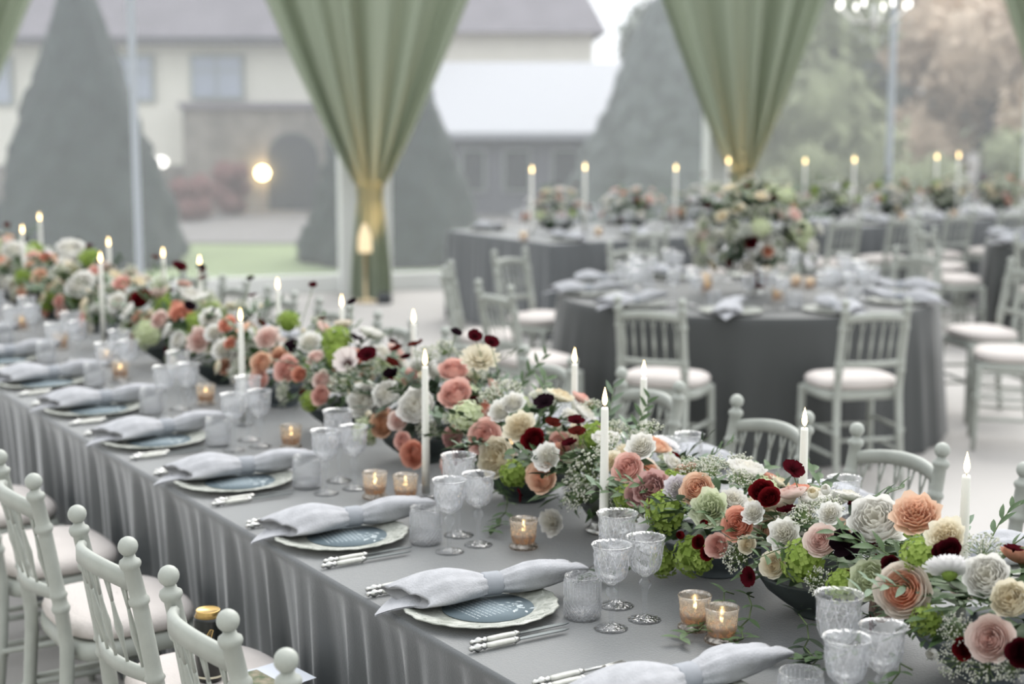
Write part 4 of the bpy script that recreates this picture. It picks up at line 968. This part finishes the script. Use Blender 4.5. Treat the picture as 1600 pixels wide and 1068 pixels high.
# far table
for k in range(8):
    c = C2+N*(.62+.78*k)+U*.82; c.z = TZ
    Arr(c, 'low mixed flower bowl on the far banquet table', 'dark', group='flower bowls on the far banquet table', a=(.30, .24, .23), lift=.10).fill(34, 6, False, N, U, FARP)
    for j, sd_ in ((0, 1), (1, -1)):
        p = C2+N*(.30+.68*k)+U*(.18 if sd_ > 0 else 1.42); p.z = TZ; rz = math.atan2(U.y, U.x)+(0 if sd_ > 0 else PI)
        plate.put(p, 0, 'embossed pale charger plate on the far banquet table', 'charger plates on the far table'); napkin.put(p+Vector((0, 0, .0125))+U*.05*sd_, rz+R.uniform(-.2, .2), 'grey linen napkin on a plate on the far banquet table', 'napkins on the far table')
        for i, pr in enumerate(gobs): pr.put(p+U*sd_*(.30+.03*(i == 1))+N*(.10+.085*i), 0, 'crystal goblet on the far banquet table', 'goblets on the far table')
def far_plane(x, y, off):
    d = ray(x, y); o_ = CAM-C2; t = (off-o_.dot(U))/d.dot(U); return CAM+d*t
for (x, y, off) in ((831, 270, .62), (914, 266, .62), (1056, 267, .62), (1138, 256, .62), (1258, 256, 1.02), (1335, 254, .62), (1464, 249, 1.02), (1498, 244, .62)):
    p = far_plane(x, y, off); h = p.z-TZ; i = min(range(4), key=lambda k: abs(TAPH[k]-h))
    tapers[i].put((p.x, p.y, TZ), 0, 'lit white taper candle on the far banquet table', 'tapers on the far table', (1.2, 1.2, max(.9, min(1.35, h/TAPH[i]))))
for (x, y, off) in ((818, 362, .39), (935, 352, .39), (1085, 352, .39), (1410, 326, .39), (1490, 329, .39)):
    p = far_plane(x, y, off); votive.put((p.x, p.y, TZ), 0, 'lit votive glowing on the far banquet table', 'votives on the far table')

# ================================================================== DRAPES, LANTERN, CHANDELIER
def drape(k, tie, label, wtop=3.3, doff=-.62, seed=1, shift=0):
    c = WP(k, 0, doff)+WD*shift; t = thing('tied_drape', label, 'curtain', (c.x, c.y, 0), math.atan2(WD.y, WD.x))
    def body(z0, z1, wf, df, name, nz):
        rows = []; n = 260; r = random.Random(seed); ph = [r.uniform(0, 6) for _ in range(4)]
        for i in range(nz+1):
            f = i/nz; z = z0+(z1-z0)*f; w_, d_ = wf(f)/2, df(f); row = []
            for j in range(n):
                a = 2*PI*j/n; ca, sa = cos(a), sin(a); q = ca+.08*sin(3*a+ph[3])
                pl = sin(q*17+ph[0]+.8*sin(4*q+ph[1]))*.75+sin(q*9+ph[1])*.45+.28*sin(q*33+ph[2])
                row.append((w_*ca, (d_*sa*.5-abs(d_)*.42*pl*(1 if sa < 0 else .6)), z))
            rows.append(row)
        mb = MB(); mb.grid(rows, True); return mb.obj(name, 'drape', t)
    body(tie, 4.48, lambda f: .24+(wtop-.24)*(f**.88), lambda f: .13+.26*f**.5, 'gathered_curtain', 60)
    body(.01, tie-.10, lambda f: .40-.16*f**1.6, lambda f: .10+.02*(1-f), 'curtain_tail', 14)
    body(tie-.14, tie+.04, lambda f: .215+.05*sin(PI*f), lambda f: .10, 'tie_band', 8)
    return t
drape(0, 1.06, 'sage green drape tied above a glowing lantern beside the clipped yew', shift=-.04, seed=2, wtop=3.3)
drape(1, 1.15, 'sage green drape tied behind the far banquet table', shift=-.06, seed=3, wtop=3.05)
drape(2, 1.15, 'sage green drape at the beige autumn trees', shift=.1, seed=4, wtop=3.3)
drape(-1, 1.06, 'sage green drape beyond the tallest yew cone', shift=-.12, seed=5, wtop=3.3)
p = WP(0, 0, -.95)+WD*.0
p = at_d(570, 380, p.y)
t = thing('floor_lantern', 'slim standing lantern with a glowing warm shade before the green drape', 'lantern', (p.x, p.y, 0))
MB().lathe([(.11, 0), (.11, .015), (.014, .03), (.012, .46), (.06, .47), (.001, .47)], 18).obj('stand', 'brass', t)
MB().lathe([(.06, .47), (.065, .50), (.06, .62), (.035, .70), (.012, .735), (.001, .735)], 18).obj('shade', emit('lantern_shade', (1, .80, .5), .8), t)
for k, e in ((0, 95), (1, 105)):
    q = WP(k, 0, -1.05); t = thing('uplighter', 'small floor uplighter at the foot of a green drape', 'lamp', (q.x, q.y, 0), group='uplighters under the drapes')
    MB().lathe([(.07, 0), (.07, .06), (.06, .10), (.05, .10), (.045, .05), (.001, .05)], 18).obj('housing', 'house_dark', t); MB().lathe([(.001, .055), (.042, .055)], 16).obj('lens', 'lamp_warm', t)
    ld = bpy.data.lights.new('uplight', 'SPOT'); ld.energy = e; ld.color = (1, .60, .27); ld.spot_size = math.radians(38); ld.spot_blend = .8; ld.shadow_soft_size = .04
    lo = bpy.data.objects.new('uplight', ld); COL.objects.link(lo); lo.parent = t; lo.location = (0, 0, .11); tgt = WP(k, 1.35, -.62)-Vector((q.x, q.y, .11)); lo.rotation_euler = tgt.to_track_quat('-Z', 'Y').to_euler()
# chandelier
cp = at_d(1365, 22, 13.5); t = thing('crystal_chandelier', 'small crystal chandelier glinting near the clear wall', 'chandelier', cp); top = 4.5-cp.z
rl = WP(1.5, 0, -.1); 
MB().tube([(0, 0, .05), (0, 0, top)], .008, 8).obj('rod', 'silver', t); MB().lathe([(.001, -.16), (.02, -.14), (.035, -.05), (.02, .02), (.03, .06), (.001, .08)], 14).obj('hub', 'silver', t)
MB().box(-.5, -.04, top, .5, .04, top+.06).obj('ceiling_bar', 'white_frame', t)
for k in range(8):
    a = 2*PI*k/8+.3; e = Vector((.30*cos(a), .30*sin(a), .05))
    MB().tube([(0, 0, -.04), e*.5+Vector((0, 0, -.10)), e], .007, 6).obj('arm', 'silver', t)
    MB().lathe([(.001, 0), (.010, .0), (.010, .02), (.014, .03), (.012, .045), (.003, .06), (.001, .06)], 10, c=e).obj('bulb', 'lamp_white', t)
    for rr, dz in ((.30, -.07), (.2, -.14), (.1, -.2)):
        mb = MB(); mb.ball((rr*cos(a+.2), rr*sin(a+.2), dz), .018, 6, 4, 1.6); mb.obj('crystal_drop', 'crystal_clear', t, smooth=False)

# ================================================================== ON THE CHAIRS
p = at_z(325, 952, .70); p.z = .536
t = thing('beer_can', 'tall black beer can with gold top and white lettering on a chair pad', 'can', p, math.atan2(-p.y, -p.x))
MB().lathe([(.001, 0), (.025, 0), (.028, .004), (.033, .012), (.033, .142), (.031, .150)], 36).obj('body', 'can_black', t)
MB().lathe([(.031, .150), (.0265, .160), (.0275, .164), (.0262, .165), (.0255, .161), (.001, .161)], 32).obj('lid', 'can_gold', t)
MB().lathe([(.0332, .0125), (.0334, .0135), (.0334, .0165), (.0332, .0175)], 36, cap=False).obj('foot_band', 'can_cream', t)
def can_text(body, size, z, m):
    cu = bpy.data.curves.new('lettering', 'FONT'); cu.body = body; cu.size = size; cu.align_x = 'CENTER'
    tmp = bpy.data.objects.new('lettering', cu); COL.objects.link(tmp); dg = bpy.context.evaluated_depsgraph_get(); me = bpy.data.meshes.new_from_object(tmp.evaluated_get(dg))
    bpy.data.objects.remove(tmp)
    for v in me.vertices:
        a = v.co.x/.0333; v.co = (.0334*cos(a), .0334*sin(a), z+v.co.y)
    me.materials.clear(); me.materials.append(M[m]); link('lettering', me, t)
can_text('GUINNESS', .0125, .070, 'can_cream'); can_text('DRAUGHT', .0065, .058, 'can_cream')
mb = MB()     # gold harp
for (pts) in ([(-.008, .088), (-.004, .116), (.004, .128), (.010, .126)], [(-.008, .088), (.004, .104), (.010, .126)]):
    mb.tube([(.0336*cos(x/.0333), .0336*sin(x/.0333), z) for x, z in pts], .0011, 5)
for q in range(4):
    x = -.004+.003*q; mb.tube([(.0336*cos(x/.0333), .0336*sin(x/.0333), z) for z in (.093+.0045*q, .115+.0035*q)], .0005, 4)
mb.obj('harp_emblem', 'can_gold', t)
p = TP(.80, -.122, .5375); t = thing('leaflet', 'folded printed leaflet lying beside the beer can on a chair pad', 'leaflet', p, ANG+.12); t.scale = (.75, .75, 1)
mb = MB(); rows = [[(x, y, .002+.05*max(0, abs(x)-.01)*(1 if x > 0 else .2)) for x in (-.09, -.045, 0, .045, .09)] for y in (-.1, .1)]; mb.grid(rows, flip=True); mb.obj('sheet', 'paper', t)
mb = MB(); mb.grid([[(x, y, .0028+.05*max(0, abs(x)-.01)*(1 if x > 0 else .2)) for x in (-.082, -.045, -.008)] for y in (-.085, .085)], flip=True); mb.obj('photograph', 'photo_print', t)

for pr in [plate, card, napkin, knife, fork, gob_big, gob_mid, gob_sm, tumbler, votive, chair]+tapers:     # drop templates that were never placed
    if not pr.used:
        for c_ in list(pr.root.children_recursive)+[pr.root]: bpy.data.objects.remove(c_)
